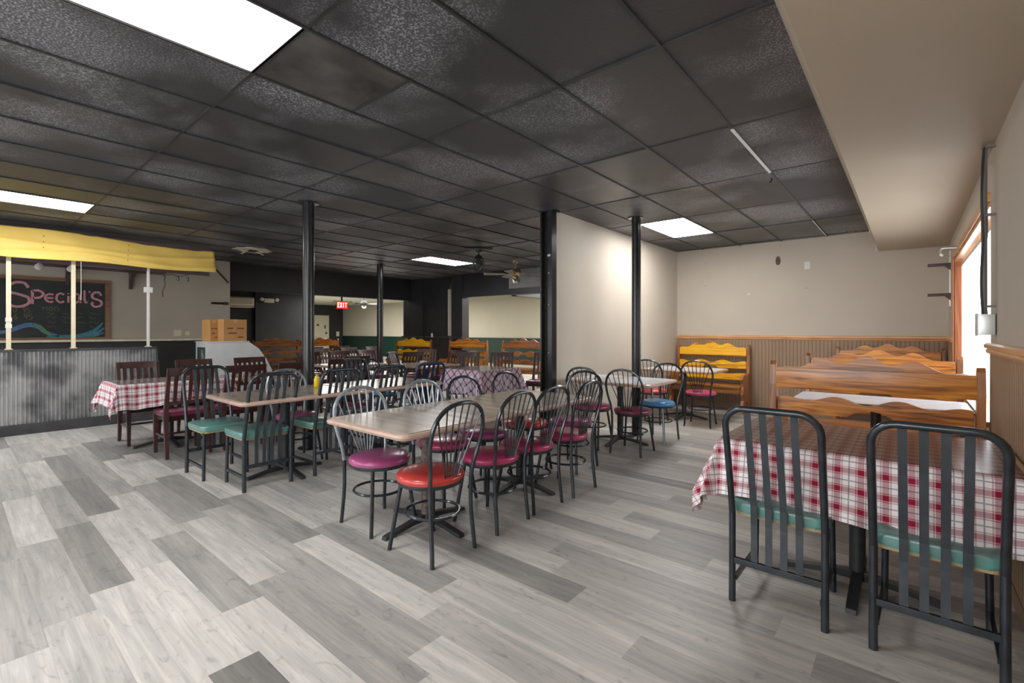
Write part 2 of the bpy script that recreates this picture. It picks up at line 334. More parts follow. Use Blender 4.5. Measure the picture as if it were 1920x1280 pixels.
def rrect(x0, x1, y0, y1, r, n=5):
    out = []
    for cx, cy, a0 in ((x1 - r, y1 - r, 0), (x0 + r, y1 - r, 90), (x0 + r, y0 + r, 180), (x1 - r, y0 + r, 270)):
        for k in range(n + 1):
            a = R(a0 + 90 * k / n); out.append((cx + r * math.cos(a), cy + r * math.sin(a)))
    return out
def empty(name, loc=(0, 0, 0), rz=0):
    o = bpy.data.objects.new(name, None); COL.objects.link(o); o.location = loc; o.rotation_euler = (0, 0, R(rz)); o.empty_display_size = .1; return o
def tag(o, label, cat, group=None, kind=None):
    o['label'] = label; o['category'] = cat
    if group: o['group'] = group
    if kind: o['kind'] = kind
    return o
def thing(name, label, cat, loc=(0, 0, 0), rz=0, group=None): return tag(empty(name, loc, rz), label, cat, group)
def struct(o): o['kind'] = 'structure'; return o
def copy_tree(o, parent=None):
    c = o.copy(); COL.objects.link(c)
    if parent: c.parent = parent
    for ch in list(KIDS.get(o.name, [])): copy_tree(ch, c)
    return c
KIDS = {}
def index_kids(root):
    KIDS.clear()
    for o in bpy.data.objects:
        if o.parent: KIDS.setdefault(o.parent.name, []).append(o)
def place(proto, used, loc, rz, label, group=None, mats=None, scale=None):
    """first use moves the prototype itself, later uses copy it; mats swaps materials of named parts"""
    if used[0]:
        index_kids(proto); o = copy_tree(proto)
    else: o = proto; used[0] = True
    o.location = loc; o.rotation_euler = (0, 0, R(rz)); o['label'] = label
    if group: o['group'] = group
    if scale: o.scale = scale
    if mats:
        index_kids(o)
        def rec(x):
            for ch in KIDS.get(x.name, []):
                k = ch.name.split('.')[0]
                if k in mats:
                    ch.material_slots[0].link = 'OBJECT'; ch.material_slots[0].material = mats[k]
                rec(ch)
        rec(o)
    return o

# ------------------------------------------------------------------ setting
CZ = 2.74
X0, Y0 = -8.6, .091 - .183 * 3
fl = struct(B('floor', -23, 1.6, -2.7, 14.0, -.12, -.007, M['sub']))
# plank rows measured along the room: row k starts at Y = 1.555 + .183 k, planks 1.2 m long
PH = {-8: -2.735, -7: -2.93, -6: -3.125, -5: -2.045, -4: -2.45, -3: -2.605, -2: -1.545, -1: -1.71, 0: -1.832, 1: -.887, 2: -1.265, 3: -1.49, 4: -.446, 5: -1.87, 6: -.87, 7: -1.255, 8: -1.54, 9: -1.73}
LT, MD, DK = .60, .46, .34
TONE = {(-8, -3.94): .42, (-8, -2.74): .56, (-7, -5.35): .60, (-7, -4.15): .43, (-7, -2.93): .52, (-6, -5.53): .44, (-6, -4.33): .335, (-6, -3.13): .60, (-5, -5.65): .32, (-5, -4.45): .57, (-5, -3.25): .62, (-5, -2.05): .30,
        (-4, -6.05): .44, (-4, -4.85): .57, (-4, -3.65): .43, (-4, -2.45): .60, (-4, -7.25): .46, (-3, -7.4): .35, (-3, -6.2): .59, (-3, -5.0): .42, (-3, -3.8): .56, (-3, -2.6): .42, (-3, -1.4): .58,
        (-2, -5.15): .36, (-2, -3.95): .50, (-2, -2.75): .46, (-2, -1.55): .62, (-1, -5.31): .62, (-1, -4.11): .39, (-1, -2.91): .62, (-1, -1.71): .50, (0, -3.03): .42, (0, -1.83): .58, (1, -2.09): .57, (1, -.89): .46, (2, -2.47): .36, (2, -1.27): .52,
        (3, -2.69): .60, (3, -1.49): .50, (4, -1.65): .46, (4, -.45): .56, (5, -1.87): .62, (5, -.67): .50, (6, -2.07): .42, (6, -.87): .58, (7, -2.46): .60, (7, -1.26): .44, (8, -1.54): .40, (8, -2.74): .57, (9, -1.73): .55}
planks = []
rnd = random.Random(3)
for k in range(-24, 69):
    y = 1.555 + .183 * k; ph = PH.get(k, rnd.uniform(-1.2, 0))
    n0 = math.floor((-23 - ph) / 1.2)
    for n in range(n0, 40):
        x = ph + 1.2 * n
        if x > 1.2: break
        if k > 38 and x > -1: continue
        tone = None
        for (kk, xx), t in TONE.items():
            if kk == k and abs(xx - x) < .12: tone = t
        if tone is None: tone = rnd.choice([.37, .42, .45, .48, .5, .53, .56, .6]) + rnd.uniform(-.02, .02)
        planks.append((x, y, tone))
def vis(x, y):
    cx, cy = x + .6, y + .09; t = -.6428 * cx + .766 * cy; r_ = .766 * cx + .6428 * cy
    return t > .9 and abs(r_) < t * 1.3 + .5 and cx < .6 and not (cx < -8.6 and cy < 2.1) and cy < 9.5
near = sorted([p for p in planks if vis(p[0], p[1])], key=lambda p: -.6428 * (p[0] + .6) + .766 * p[1])[:298]
nearset = {(p[0], p[1]) for p in near}
bm = bmesh.new(); box(bm, 0, 1.1996, 0, .1826, -.006, 0)
me = bpy.data.meshes.new('floor_plank'); bmesh.ops.recalc_face_normals(bm, faces=bm.faces); bm.to_mesh(me); bm.free(); me.materials.append(M['floor'])
for x, y, t in near:
    o = bpy.data.objects.new('floor_plank', me); COL.objects.link(o); o.parent = fl
    o.location = (x, y, rnd.uniform(-.0004, 0)); o.color = (t, t, t, 1)
    if x + 1.2 > .39: o.scale.x = max(.02, (.395 - x) / 1.2)
vs, fs, cols = [], [], []
for x, y, t in planks:
    if (x, y) in nearset: continue
    i = len(vs); x1 = x + 1.1994
    for (a, b_, c) in ((x, y, -.006), (x1, y, -.006), (x1, y + .1824, -.006), (x, y + .1824, -.006), (x, y, 0), (x1, y, 0), (x1, y + .1824, 0), (x, y + .1824, 0)): vs.append((a, b_, c))
    rv = rnd.random()
    for f in ((4, 5, 6, 7), (0, 1, 5, 4), (1, 2, 6, 5), (2, 3, 7, 6), (3, 0, 4, 7)): fs.append(tuple(i + q for q in f)); cols.append((t, t, rv, 1))
me = bpy.data.meshes.new('distant_planks'); me.from_pydata(vs, [], fs); at = me.attributes.new('tone', 'FLOAT_COLOR', 'FACE')
for i, c in enumerate(cols): at.data[i].color = c
me.materials.append(M['floor_far']); o = bpy.data.objects.new('distant_planks', me); COL.objects.link(o); o.parent = fl; o['kind'] = 'stuff'

# black drop ceiling: tiles and tees are parts
ce = struct(B('ceiling', -23, 1.6, -2.7, 14.0, CZ + .05, CZ + .12, M['black_wall']))
xl = [-.351 - .61 * i for i in range(-1, 19)]; yl = [2.31 + 1.22 * j for j in range(-5, 7)]
FIX = [(-2.79, -.13), (-7.67, -.13), (-7.67, 5.97), (-2.79, 5.97), (-5.23, -2.57)]  # last panel is out of view, added for extra light
def isfix(x, y): return any(abs(x - a) < .05 and abs(y - b_) < .05 for a, b_ in FIX)
bm = bmesh.new(); box(bm, .006, .604, .006, 1.214, 0, .012, .003); me = bpy.data.meshes.new('ceiling_tile'); bmesh.ops.recalc_face_normals(bm, faces=bm.faces); bm.to_mesh(me); bm.free(); me.materials.append(M['tile'])
for i in range(len(xl) - 1):
    for j in range(len(yl) - 1):
        x, y = xl[i + 1], yl[j]
        if x > -.4 or x < -11.4 or y < -2.6 or y > 8.6: continue
        if isfix(x, y): continue
        if abs(x + 2.79) < .05 and abs(y - 1.09) < .05:   # split into two small tiles, the nearer one scuffed
            bm = bmesh.new(); box(bm, .006, .604, .006, .6, -.002, .01, .003); q = to_obj('ceiling_tile', bm, M['scuff'], ce, loc=(x, y, CZ)); q['label'] = 'scuffed brownish square tile'
            bm = bmesh.new(); box(bm, .006, .604, .62, 1.21, 0, .012, .003); to_obj('ceiling_tile', bm, M['tile'], ce, loc=(x, y, CZ)); continue
        o = bpy.data.objects.new('ceiling_tile', me); COL.objects.link(o); o.parent = ce
        o.location = (x, y, CZ + rnd.uniform(-.001, .003)); o.rotation_euler = (rnd.uniform(-.003, .003), rnd.uniform(-.006, .006), 0)
for x in xl:
    if -11.5 < x < -.4: B('ceiling_tee', x - .009, x + .009, -2.6, 8.55, CZ - .009, CZ + .02, M['tee'], ce)
for y in yl:
    if -2.6 < y < 8.6: B('ceiling_tee', -11.4, -.45, y - .008, y + .008, CZ - .006, CZ + .02, M['tee'], ce)
B('ceiling_tee', -2.78, -2.19, 1.69, 1.706, CZ - .006, CZ + .02, M['tee'], ce)
q = B('ceiling_tee', -.974, -.952, 3.56, 4.75, CZ - .014, CZ - .009, M['tee_white'], ce); q['label'] = 'unpainted white strip'
q = B('ceiling_tee', -.968, -.958, 7.2, 8.5, CZ - .012, CZ - .009, M['tee_white'], ce); q['label'] = 'thin unpainted white strip'

# walls
WX = .39
wr = struct(empty('wall_right'))
B('wall_panel', WX, WX + .14, -2.7, 4.25, 0, 2.9, M['wall'], wr)
B('wall_panel', WX, WX + .14, 7.46, 8.7, 0, 2.9, M['wall'], wr)
B('wall_panel', WX, WX + .14, 4.25, 7.46, 2.12, 2.9, M['wall'], wr)
B('wall_panel', WX, WX + .14, 4.25, 7.46, 0, .72, M['wall'], wr)
wb = struct(B('wall_back', -3.37, WX + .14, 8.55, 8.7, 0, 2.9, M['wall']))
def beads(name, p0, p1, z0, z1, nrm, mat, parent, period=.05):
    """beadboard sheet between two floor points with rounded vertical beads standing proud along nrm"""
    p0, p1, nrm = Vector((*p0, 0)), Vector((*p1, 0)), Vector((*nrm, 0)); Ln = (p1 - p0).length; d = (p1 - p0) / Ln; n = int(Ln / period)
    prof = []
    for i in range(n):
        s = i * period
        for a, h in ((0, .006), (.06, .009), (.86, .009), (.90, .006), (.94, .009)): prof.append((s + a * period, h))
    prof.append((Ln, .002)); bm = bmesh.new()
    lo = [bm.verts.new(p0 + d * s + nrm * h + Vector((0, 0, z0))) for s, h in prof]; hi = [bm.verts.new(p0 + d * s + nrm * h + Vector((0, 0, z1))) for s, h in prof]
    for i in range(len(prof) - 1): bm.faces.new((lo[i], lo[i + 1], hi[i + 1], hi[i]))
    return to_obj(name, bm, mat, parent)
beads('beadboard', (-3.25, 8.55), (WX, 8.55), 0.09, 1.18, (0, -1), M['bead'], wb)
beads('beadboard', (WX, -2.6), (WX, 4.25), .09, 1.18, (-1, 0), M['bead'], wr)
beads('beadboard', (WX, 7.46), (WX, 8.54), .09, 1.18, (-1, 0), M['bead'], wr)
t1 = struct(P('trim_1', [(8.55, 1.17), (8.53, 1.17), (8.522, 1.185), (8.53, 1.198), (8.515, 1.205), (8.515, 1.225), (8.53, 1.235), (8.55, 1.235)], 'x', -3.25, WX, M['rail']))
t2 = struct(P('trim_2', [(WX, 1.17), (WX - .02, 1.17), (WX - .028, 1.185), (WX - .02, 1.198), (WX - .035, 1.205), (WX - .035, 1.225), (WX - .02, 1.235), (WX, 1.235)], 'y', -2.6, 4.22, M['raily']))
t3 = struct(P('trim_3', [(WX, 1.17), (WX - .02, 1.17), (WX - .028, 1.185), (WX - .02, 1.198), (WX - .035, 1.205), (WX - .035, 1.225), (WX - .02, 1.235), (WX, 1.235)], 'y', 7.5, 8.53, M['raily']))
struct(B('baseboard_back', -3.25, WX - .014, 8.53, 8.55, 0, .09, M['bead'])); struct(B('baseboard_right', WX - .014, WX, -2.6, 4.25, 0, .09, M['bead']))
# soffit over the window side, with a slanted edge
P('soffit', [(-.455, CZ + .01), (-.337, 2.44), (WX, 2.44), (WX, CZ + .1), (-.455, CZ + .1)], 'y', -2.6, 8.55, M['soffit'], None)['kind'] = 'structure'
# partition with its steel end post
pt = struct(B('wall_middle', -3.37, -3.25, 4.67, 8.55, 0, CZ + .03, M['wall']))
po = thing('steel_channel_post', 'black bolted steel channel at the end of the beige partition', 'post')
B('web', -3.385, -3.235, 4.635, 4.668, 0, CZ, M['black_gloss'], po); B('flange', -3.395, -3.375, 4.57, 4.668, 0, CZ, M['black_gloss'], po); B('flange', -3.245, -3.225, 4.57, 4.668, 0, CZ, M['black_gloss'], po)
for z in (.6, 1.05, 1.62, 2.0): L('bolt', [(.012, 0), (.012, .006), (.005, .012)], M['chrome'], po, 8, rot=Matrix.Translation((-3.31, 4.634, z)) @ Matrix.Rotation(R(90), 4, 'X'))
q = B('sticker', -3.33, -3.29, 4.631, 4.636, 2.20, 2.225, M['white'], po)
B('top_plate', -3.40, -3.2, 4.56, 4.70, CZ - .02, CZ - .001, M['black_gloss'], po)
# window in the right wall
w1 = struct(empty('window_1', (0, 0, 0)))
B('jamb', WX - .005, WX + .14, 7.44, 7.475, .72, 2.14, M['railz'], w1); B('jamb', WX + .02, WX + .14, 4.235, 4.26, .72, 2.12, M['railz'], w1)
B('head_board', WX - .005, WX + .14, 4.25, 7.475, 2.095, 2.125, M['raily'], w1); B('sill', WX - .03, WX + .16, 4.22, 7.48, .70, .735, M['raily'], w1)
B('casing', WX - .018, WX, 7.44, 7.52, .72, 2.19, M['railz'], w1); B('casing', WX - .018, WX, 4.25, 7.44, 2.13, 2.19, M['raily'], w1)
B('pane', WX + .125, WX + .13, 4.26, 5.85, .74, 2.09, M['glass'], w1); B('pane', WX + .125, WX + .13, 5.86, 7.44, .74, 2.09, M['glass'], w1)
B('mullion', WX + .10, WX + .145, 5.83, 5.88, .74, 2.09, M['white'], w1)
vb = thing('vertical_blind', 'white vertical blind hanging in the wood-framed side window', 'blind')
B('headrail', WX + .055, WX + .095, 4.3, 7.42, 2.04, 2.075, M['white'], vb)
bm = bmesh.new()
cv = [(-.042, .0), (-.02, .008), (0, .010), (.02, .008), (.042, 0)]
v0 = [bm.verts.new((a, c, 0)) for a, c in cv]; v1 = [bm.verts.new((a, c, 1.24)) for a, c in cv]
for i in range(4): bm.faces.new((v0[i], v0[i + 1], v1[i + 1], v1[i]))
s0 = to_obj('slat', bm, M['blind'], vb, True); s0.location = (WX + .075, 4.36, .79); s0.rotation_euler = (0, 0, R(62))
for i in range(1, 31):
    if i in (9, 10, 11, 20): continue
    s = s0.copy(); COL.objects.link(s); s.location = (WX + .075, 4.36 + .1 * i, .79); s.rotation_euler = (0, 0, R(62 + rnd.uniform(-8, 8)))
# bar back wall, half wall
wl = struct(B('wall_left', -10.95, -10.8, -2.7, 3.78, 0, CZ + .04, M['wall']))
wf = struct(empty('wall_front'))   # assumed storefront behind the camera: low wall, head and piers, left open for skylight
B('wall_panel', -11, WX + .1, -2.75, -2.6, 0, .4, M['wall'], wf); B('wall_panel', -11, WX + .1, -2.75, -2.6, 2.5, 2.9, M['wall'], wf)
for x in (-11, -8.2, -5.4, -2.6, .2): B('pier', x, x + .25, -2.75, -2.6, .4, 2.5, M['wall'], wf)
# headers and black walls of the far side
hd = struct(empty('trim_4'))
B('header', -11.15, -10.95, 3.78, 8.55, 2.17, CZ + .04, M['black_wall'], hd)
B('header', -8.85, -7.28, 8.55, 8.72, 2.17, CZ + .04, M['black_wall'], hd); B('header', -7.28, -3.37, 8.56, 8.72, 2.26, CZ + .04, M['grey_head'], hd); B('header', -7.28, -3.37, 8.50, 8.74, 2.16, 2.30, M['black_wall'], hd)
B('header', -7.35, -7.2, 8.74, 13.2, 2.14, 2.26, M['black_wall'], hd)
bw = struct(empty('wall_black'))
B('wall_panel', -11.3, -9.35, 8.55, 8.72, 0, CZ + .04, M['black_wall'], bw); B('wall_panel', -9.2, -8.8, 8.5, 8.74, 0, CZ + .04, M['black_wall'], bw)
B('pilaster', -10.55, -10.40, 8.52, 8.56, 0, CZ, M['black_wall'], bw); B('rail', -11.3, -8.8, 8.48, 8.5, 1.12, 1.16, M['dark_trim'], bw)
B('wall_panel', -15.2, -15.0, 3.78, 7.6, 0, CZ + .04, M['black_wall'], bw); B('pilaster', -15.0, -14.9, 5.9, 6.9, 0, CZ, M['black_wall'], bw)
B('wall_panel', -15.2, -10.95, 3.6, 3.78, 0, CZ + .04, M['black_wall'], bw); B('wall_panel', -22.5, -15, 7.5, 7.6, 0, CZ + .04, M['black_wall'], bw)
q = B('corner_strip', -9.34, -9.26, 8.50, 8.56, 1.18, 2.4, M['cream'], bw); q['label'] = 'bare cream strip'
wfar = struct(B('wall_far', -22.6, 1.5, 13.2, 13.35, 0, 2.62, M['cream']))
B('wainscot', -22.5, 1.4, 13.17, 13.2, .1, 1.0, M['green_wain'], wfar); B('chair_rail', -22.5, 1.4, 13.15, 13.2, 1.0, 1.05, M['green_wain'], wfar); B('baseboard', -22.5, 1.4, 13.17, 13.2, 0, .1, M['cream'], wfar)
wend = struct(B('wall_end', -22.65, -22.5, 7.5, 13.3, 0, 2.62, M['black_wall']))
struct(B('wall_side', 1.4, 1.55, 8.6, 13.3, 0, 2.9, M['cream']))
struct(B('ceiling_cream', -22.6, -15.0, 7.6, 13.3, 2.6, 2.68, M['ceil_cream'])); struct(B('ceiling_cream', -15.0, -11.15, 3.8, 8.72, 2.6, 2.68, M['black_wall']))
struct(B('ceiling_cream', -15.0, -7.2, 8.72, 13.3, 2.6, 2.68, M['ceil_cream'])); struct(B('ceiling_cream', -7.2, 1.4, 8.72, 13.3, 2.66, 2.72, M['ceil_cream']))
d1 = struct(empty('door_1')); B('door_leaf', -22.5, -22.44, 11.6, 12.4, .01, 2.08, M['door'], d1)
for y in (11.52, 12.4): B('door_frame', -22.5, -22.42, y, y + .08, 0, 2.16, M['black_wall'], d1)
B('door_frame', -22.5, -22.42, 11.52, 12.48, 2.08, 2.16, M['black_wall'], d1)
L('door_handle', [(.012, 0), (.012, .03), (.03, .04), (.03, .06), (.01, .07)], M['brass'], d1, 12, rot=Matrix.Translation((-22.44, 11.7, 1.0)) @ Matrix.Rotation(R(90), 4, 'Y'))
for (y, z, s, t_) in ((11.75, 1.55, .12, .10), (12.15, 1.42, .07, .18), (12.2, 1.15, .1, .1)): B('notice', -22.44, -22.437, y, y + s, z, z + t_, M['dark_trim'], d1)

# smoke stain, switch plate and small holes on the back wall
def plate(name, label, cat, loc, wy, hz, axis, mat=M['white'], group=None, toggle=True):
    t = thing(name, label, cat, loc, 0, group)
    if axis == 'y': B('cover', -wy / 2, wy / 2, -.006, 0, -hz / 2, hz / 2, mat, t, .002); toggle and B('toggle', -.006, .006, -.016, -.005, -.014, .014, mat, t)
    else: B('cover', 0, .006, -wy / 2, wy / 2, -hz / 2, hz / 2, mat, t, .002); toggle and B('toggle', .005, .016, -.006, .006, -.014, .014, mat, t)
    return t
plate('switch_plate', 'small white plate high on the taupe wall right of the smoke smudge', 'switch', (-1.22, 8.55, 2.32), .075, .115, 'y')
sm = L('soot_mark', [(.001, 0), (.034, .001), (.036, .002), (.002, .003)], M['soot'], None, 20, rot=Matrix.Translation((-1.62, 8.549, 2.43)) @ Matrix.Diagonal((1, 1, 2.0, 1)) @ Matrix.Rotation(R(90), 4, 'X')); tag(sm, 'dark oval soot smudge on the taupe back wall', 'stain')
tag(L('wall_anchor', [(.014, 0), (.016, .003), (.006, .006)], M['white'], None, 12, rot=Matrix.Translation((-2.05, 8.55, 1.92)) @ Matrix.Rotation(R(90), 4, 'X')), 'tiny white wall plug in the taupe back wall', 'plug')

# ------------------------------------------------------------------ light fixtures
flab = ['glowing two by four ceiling panel nearest the camera, cut by the top edge', 'long glowing ceiling panel above the yellow banner', 'glowing ceiling panel beside the hanging black lantern', 'glowing ceiling panel beyond the black pole by the partition', 'unseen glowing ceiling panel added behind the camera for light']
for i, (x, y) in enumerate(FIX):
    t = thing('ceiling_light', flab[i], 'ceiling light', (x, y, CZ), 0, 'recessed ceiling light panels')
    B('diffuser', .012, .598, .012, 1.208, -.002, .004, M['light'], t)
    fr = empty('frame'); bpy.data.objects.remove(fr)
    bm = bmesh.new()
    for (a, b_, c, d) in ((0, .61, 0, .014), (0, .61, 1.206, 1.22), (0, .014, .014, 1.206), (.596, .61, .014, 1.206)): box(bm, a, b_, c, d, -.006, .006)
    bmesh.ops.remove_doubles(bm, verts=bm.verts, dist=.0005); to_obj('frame', bm, M['tee'], t)

# ------------------------------------------------------------------ poles
def pole(x, y, r, label, extra=False):
    t = thing('support_pole', label, 'pole', (x, y, 0), 0, 'black support poles')
    L('shaft', [(r, 0), (r, CZ)], M['black_gloss'], t, 24)
    L('base_plate', [(r + .05, 0), (r + .05, .012), (r + .005, .016)], M['black_gloss'], t, 24)
    L('top_plate', [(r + .005, CZ - .016), (r + .05, CZ - .012), (r + .05, CZ - .001)], M['black_gloss'], t, 24)
    if extra: T('conduit', [(r + .02, -.02, .02), (r + .02, -.02, CZ - .02)], .012, M['black_gloss'], t)
    return t
pole(-5.15, 2.60, .062, 'thick glossy black pole rising behind the tables with green chairs')
pole(-8.8, 6.04, .065, 'slimmer looking black pole farthest back, before the cream panel')
pole(-2.66, 5.60, .048, 'black pole with conduit in front of the beige partition', True)

# ------------------------------------------------------------------ chairs (local: facing +Y, origin under the seat centre)
def bow_chair():
    t = thing('bow_back_chair', '', 'chair')
    L('seat', [(.10, .425), (.197, .428), (.204, .440), (.203, .455), (.19, .468), (.14, .479), (.05, .484), (.01, .485)], M['magenta'], t, 32)
    L('seat_ring', [(.175, .405), (.192, .405), (.196, .415), (.196, .428), (.18, .428)], M['chair_metal'], t, 32)
    r = .0125
    half = [(.163, -.18, .43), (.172, -.195, .52), (.194, -.215, .62), (.204, -.232, .70), (.196, -.248, .78), (.160, -.262, .845), (.095, -.272, .888), (0, -.276, .902)]
    pts = half + [(-x, y, z) for x, y, z in half[-2::-1]]
    T('back_hoop', catmull(pts, 5), r, M['chair_metal'], t, 8)
    T('leg', catmull([(.163, -.18, .43), (.160, -.183, .25), (.165, -.20, .08), (.170, -.207, 0)], 3), r, M['chair_metal'], t)
    T('leg', catmull([(-.163, -.18, .43), (-.160, -.183, .25), (-.165, -.20, .08), (-.170, -.207, 0)], 3), r, M['chair_metal'], t)
    for s in (1, -1): T('leg', [(s * .125, .115, .415), (s * .150, .145, .2), (s * .172, .172, 0)], r, M['chair_metal'], t)
    ring = [(.150 * math.cos(a) * 1.05, -.02 + .165 * math.sin(a), .235) for a in [2 * math.pi * k / 28 for k in range(28)]]
    T('foot_ring', ring, .0085, M['chair_metal'], t, 6, True)
    hoop = catmull(half, 8)
    for i in range(-3, 4):
        xt = i * .057; q = min(hoop, key=lambda v: abs(v.x - abs(xt)) + (0 if v.z > .7 else 9))
        T('spindle', [(i * .013, -.175, .43), (i * .013 + (xt - i * .013) * .34, -.205, .58), (i * .013 + (xt - i * .013) * .74, -.232, .72), (xt, q.y, q.z - .004)], .0048, M['chair_metal'], t, 6)
    return t
bow = bow_chair(); bu = [False]
mg = lambda c, m=None: dict(seat=M[c], **({k: M[m] for k in ('back_hoop', 'spindle')} if m else {}))
BG = 'hoop backed metal chairs'
A_ = [(-2.22, 1.88, 91, 'red', None, 'bright red hoop-back chair at the near corner of the centre table'),
      (-2.24, 2.43, 92, 'magenta', None, 'magenta hoop-back chair next behind the bright red one'),
      (-2.25, 2.86, 88, 'magenta', None, 'third hoop-back chair along the right side of the centre tables'),
      (-2.23, 3.33, 90, 'magenta', None, 'farthest magenta hoop-back chair on the right side of the centre tables'),
      (-2.77, 1.90, -92, 'plum', 'grey_metal', 'plum seated chair with pale grey hoop at the left end of the centre table'),
      (-2.78, 2.50, -88, 'magenta', 'grey_metal', 'pale hooped magenta chair second along the left side of the centre tables'),
      (-2.78, 2.95, -90, 'plum', None, 'plum hoop-back chair third along the left side of the centre tables'),
      (-2.78, 3.52, -90, 'red', None, 'hoop-back chair last along the left side of the centre tables'),
      (-2.50, 3.86, 180, 'plum', None, 'dark hoop-back chair at the far head of the centre tables'),
      (-2.80, 4.78, 4, 'magenta', None, 'magenta hoop-back chair between the partition end post and the black pole'),
      (-2.31, 4.80, 3, 'burg', None, 'burgundy hoop-back chair nearest the camera at the white-topped partition table'),
      (-2.33, 5.50, 176, 'blue', None, 'hoop-back chair with a light blue seat'),
      (-2.86, 6.58, 6, 'rose', None, 'rose seated hoop-back chair against the partition near the pine bench'),
      (-2.24, 6.76, 6, 'magenta', None, 'pink seated hoop-back chair in front of the golden pine bench'),
      (-4.78, 2.30, -90, 'plum', 'grey_metal', 'plum hoop-back chair tucked among the green seated ladder chairs'),
      (-5.68, 3.95, -80, 'blue', 'navy_metal', 'navy hoop-back chair behind the farther green seated chairs'),
      ]
for x, y, rz, c, m_, lab in A_: place(bow, bu, (x, y, 0), rz, lab, BG, mg(c, m_))

def ladder_chair():
    t = thing('slat_back_chair', '', 'chair'); r = .0155
    bm = bmesh.new(); prism(bm, rrect(-.20, .20, -.185, .225, .05), 'z', .425, .475, .014); to_obj('seat', bm, M['teal'], t, True)
    P('seat_board', rrect(-.192, .192, -.178, .217, .045), 'z', .412, .426, M['foam'], t)
    yb = lambda z: -.205 - max(0, z - .45) * .27
    W, H, c = .19, .955, .085
    half = [(W, yb(.43), .43), (W, yb(.6), .60), (W, yb(.78), .78)]
    for k in range(0, 7):
        a = R(90 * k / 6); half.append((W - c + c * math.cos(a), yb(H - c + c * math.sin(a)), H - c + c * math.sin(a)))
    pts = half + [(-x, y, z) for x, y, z in half[::-1]]
    T('back_frame', pts, r, M['chair_metal'], t, 10)
    for s in (1, -1):
        T('leg', [(s * W, -.205, .435), (s * W, -.205, .2), (s * W, -.208, 0)], [r, r, r * 1.05], M['chair_metal'], t, 10)
        T('leg', [(s * .172, .195, .42), (s * .178, .20, 0)], r * .9, M['chair_metal'], t, 10)
    bm = bmesh.new(); box(bm, -W + .01, W - .01, -.216, -.196, .185, .213, .003); to_obj('lower_rail', bm, M['chair_metal'], t)
    for s in (1, -1): B('side_rail', s * .178 - .008, s * .178 + .008, -.2, .19, .10, .122, M['chair_metal'], t)
    for i in range(4):
        x = (i - 1.5) * .062; bm = bmesh.new(); n = 8
        zs = [.205 + (H - .012 - .205) * k / n for k in range(n + 1)]; prev = None
        for z in zs:
            y = yb(z) + .002; ring = [bm.verts.new((x + a, y + b_, z)) for a, b_ in ((-.0145, -.003), (.0145, -.003), (.0145, .003), (-.0145, .003))]
            if prev:
                for k in range(4): bm.faces.new((prev[k], prev[(k + 1) % 4], ring[(k + 1) % 4], ring[k]))
            else: bm.faces.new(ring[::-1])
            prev = ring
        bm.faces.new(prev); to_obj('slat', bm, M['slat_metal'], t)
    return t
lad = ladder_chair(); lu = [False]; LG = 'metal chairs with four flat back slats'
nv = dict(back_frame=M['navy_metal'], slat=M['navy_metal'], leg=M['navy_metal'])
A_ = [(-.475, 2.67, 0, dict(seat=M['paleteal']), 'left of the two big charcoal slat-back chairs at the large checked cloth'),
      (.078, 2.66, -1.5, dict(seat=M['paleteal']), 'charcoal slat-back chair closest to the camera, against the right wall'),
      (-4.92, 1.62, -90, {}, 'green seated slat-back chair on the left of its table, back towards the mahogany chair'),
      (-4.34, 1.74, 90, {}, 'green seated slat-back chair at the near table corner, its back towards the centre table'),
      (-4.34, 2.32, 93, {}, 'green seated slat-back chair second along the right side of the left table row'),
      (-4.34, 2.88, 90, {}, 'green seated slat-back chair third along the right side of the left table row'),
      (-4.34, 3.42, 88, nv, 'navy slat-back chair at the far right end of the left table row'),
      (-4.88, 3.20, -90, dict(seat=M['burg']), 'slat-back chair on the far left side of the left table row'),
      (-6.2, 4.85, -60, nv, 'dark slat-back chair standing before the bright yellow bench'),
      ]
for x, y, rz, m_, lab in A_: place(lad, lu, (x, y, 0), rz, lab, LG, m_)

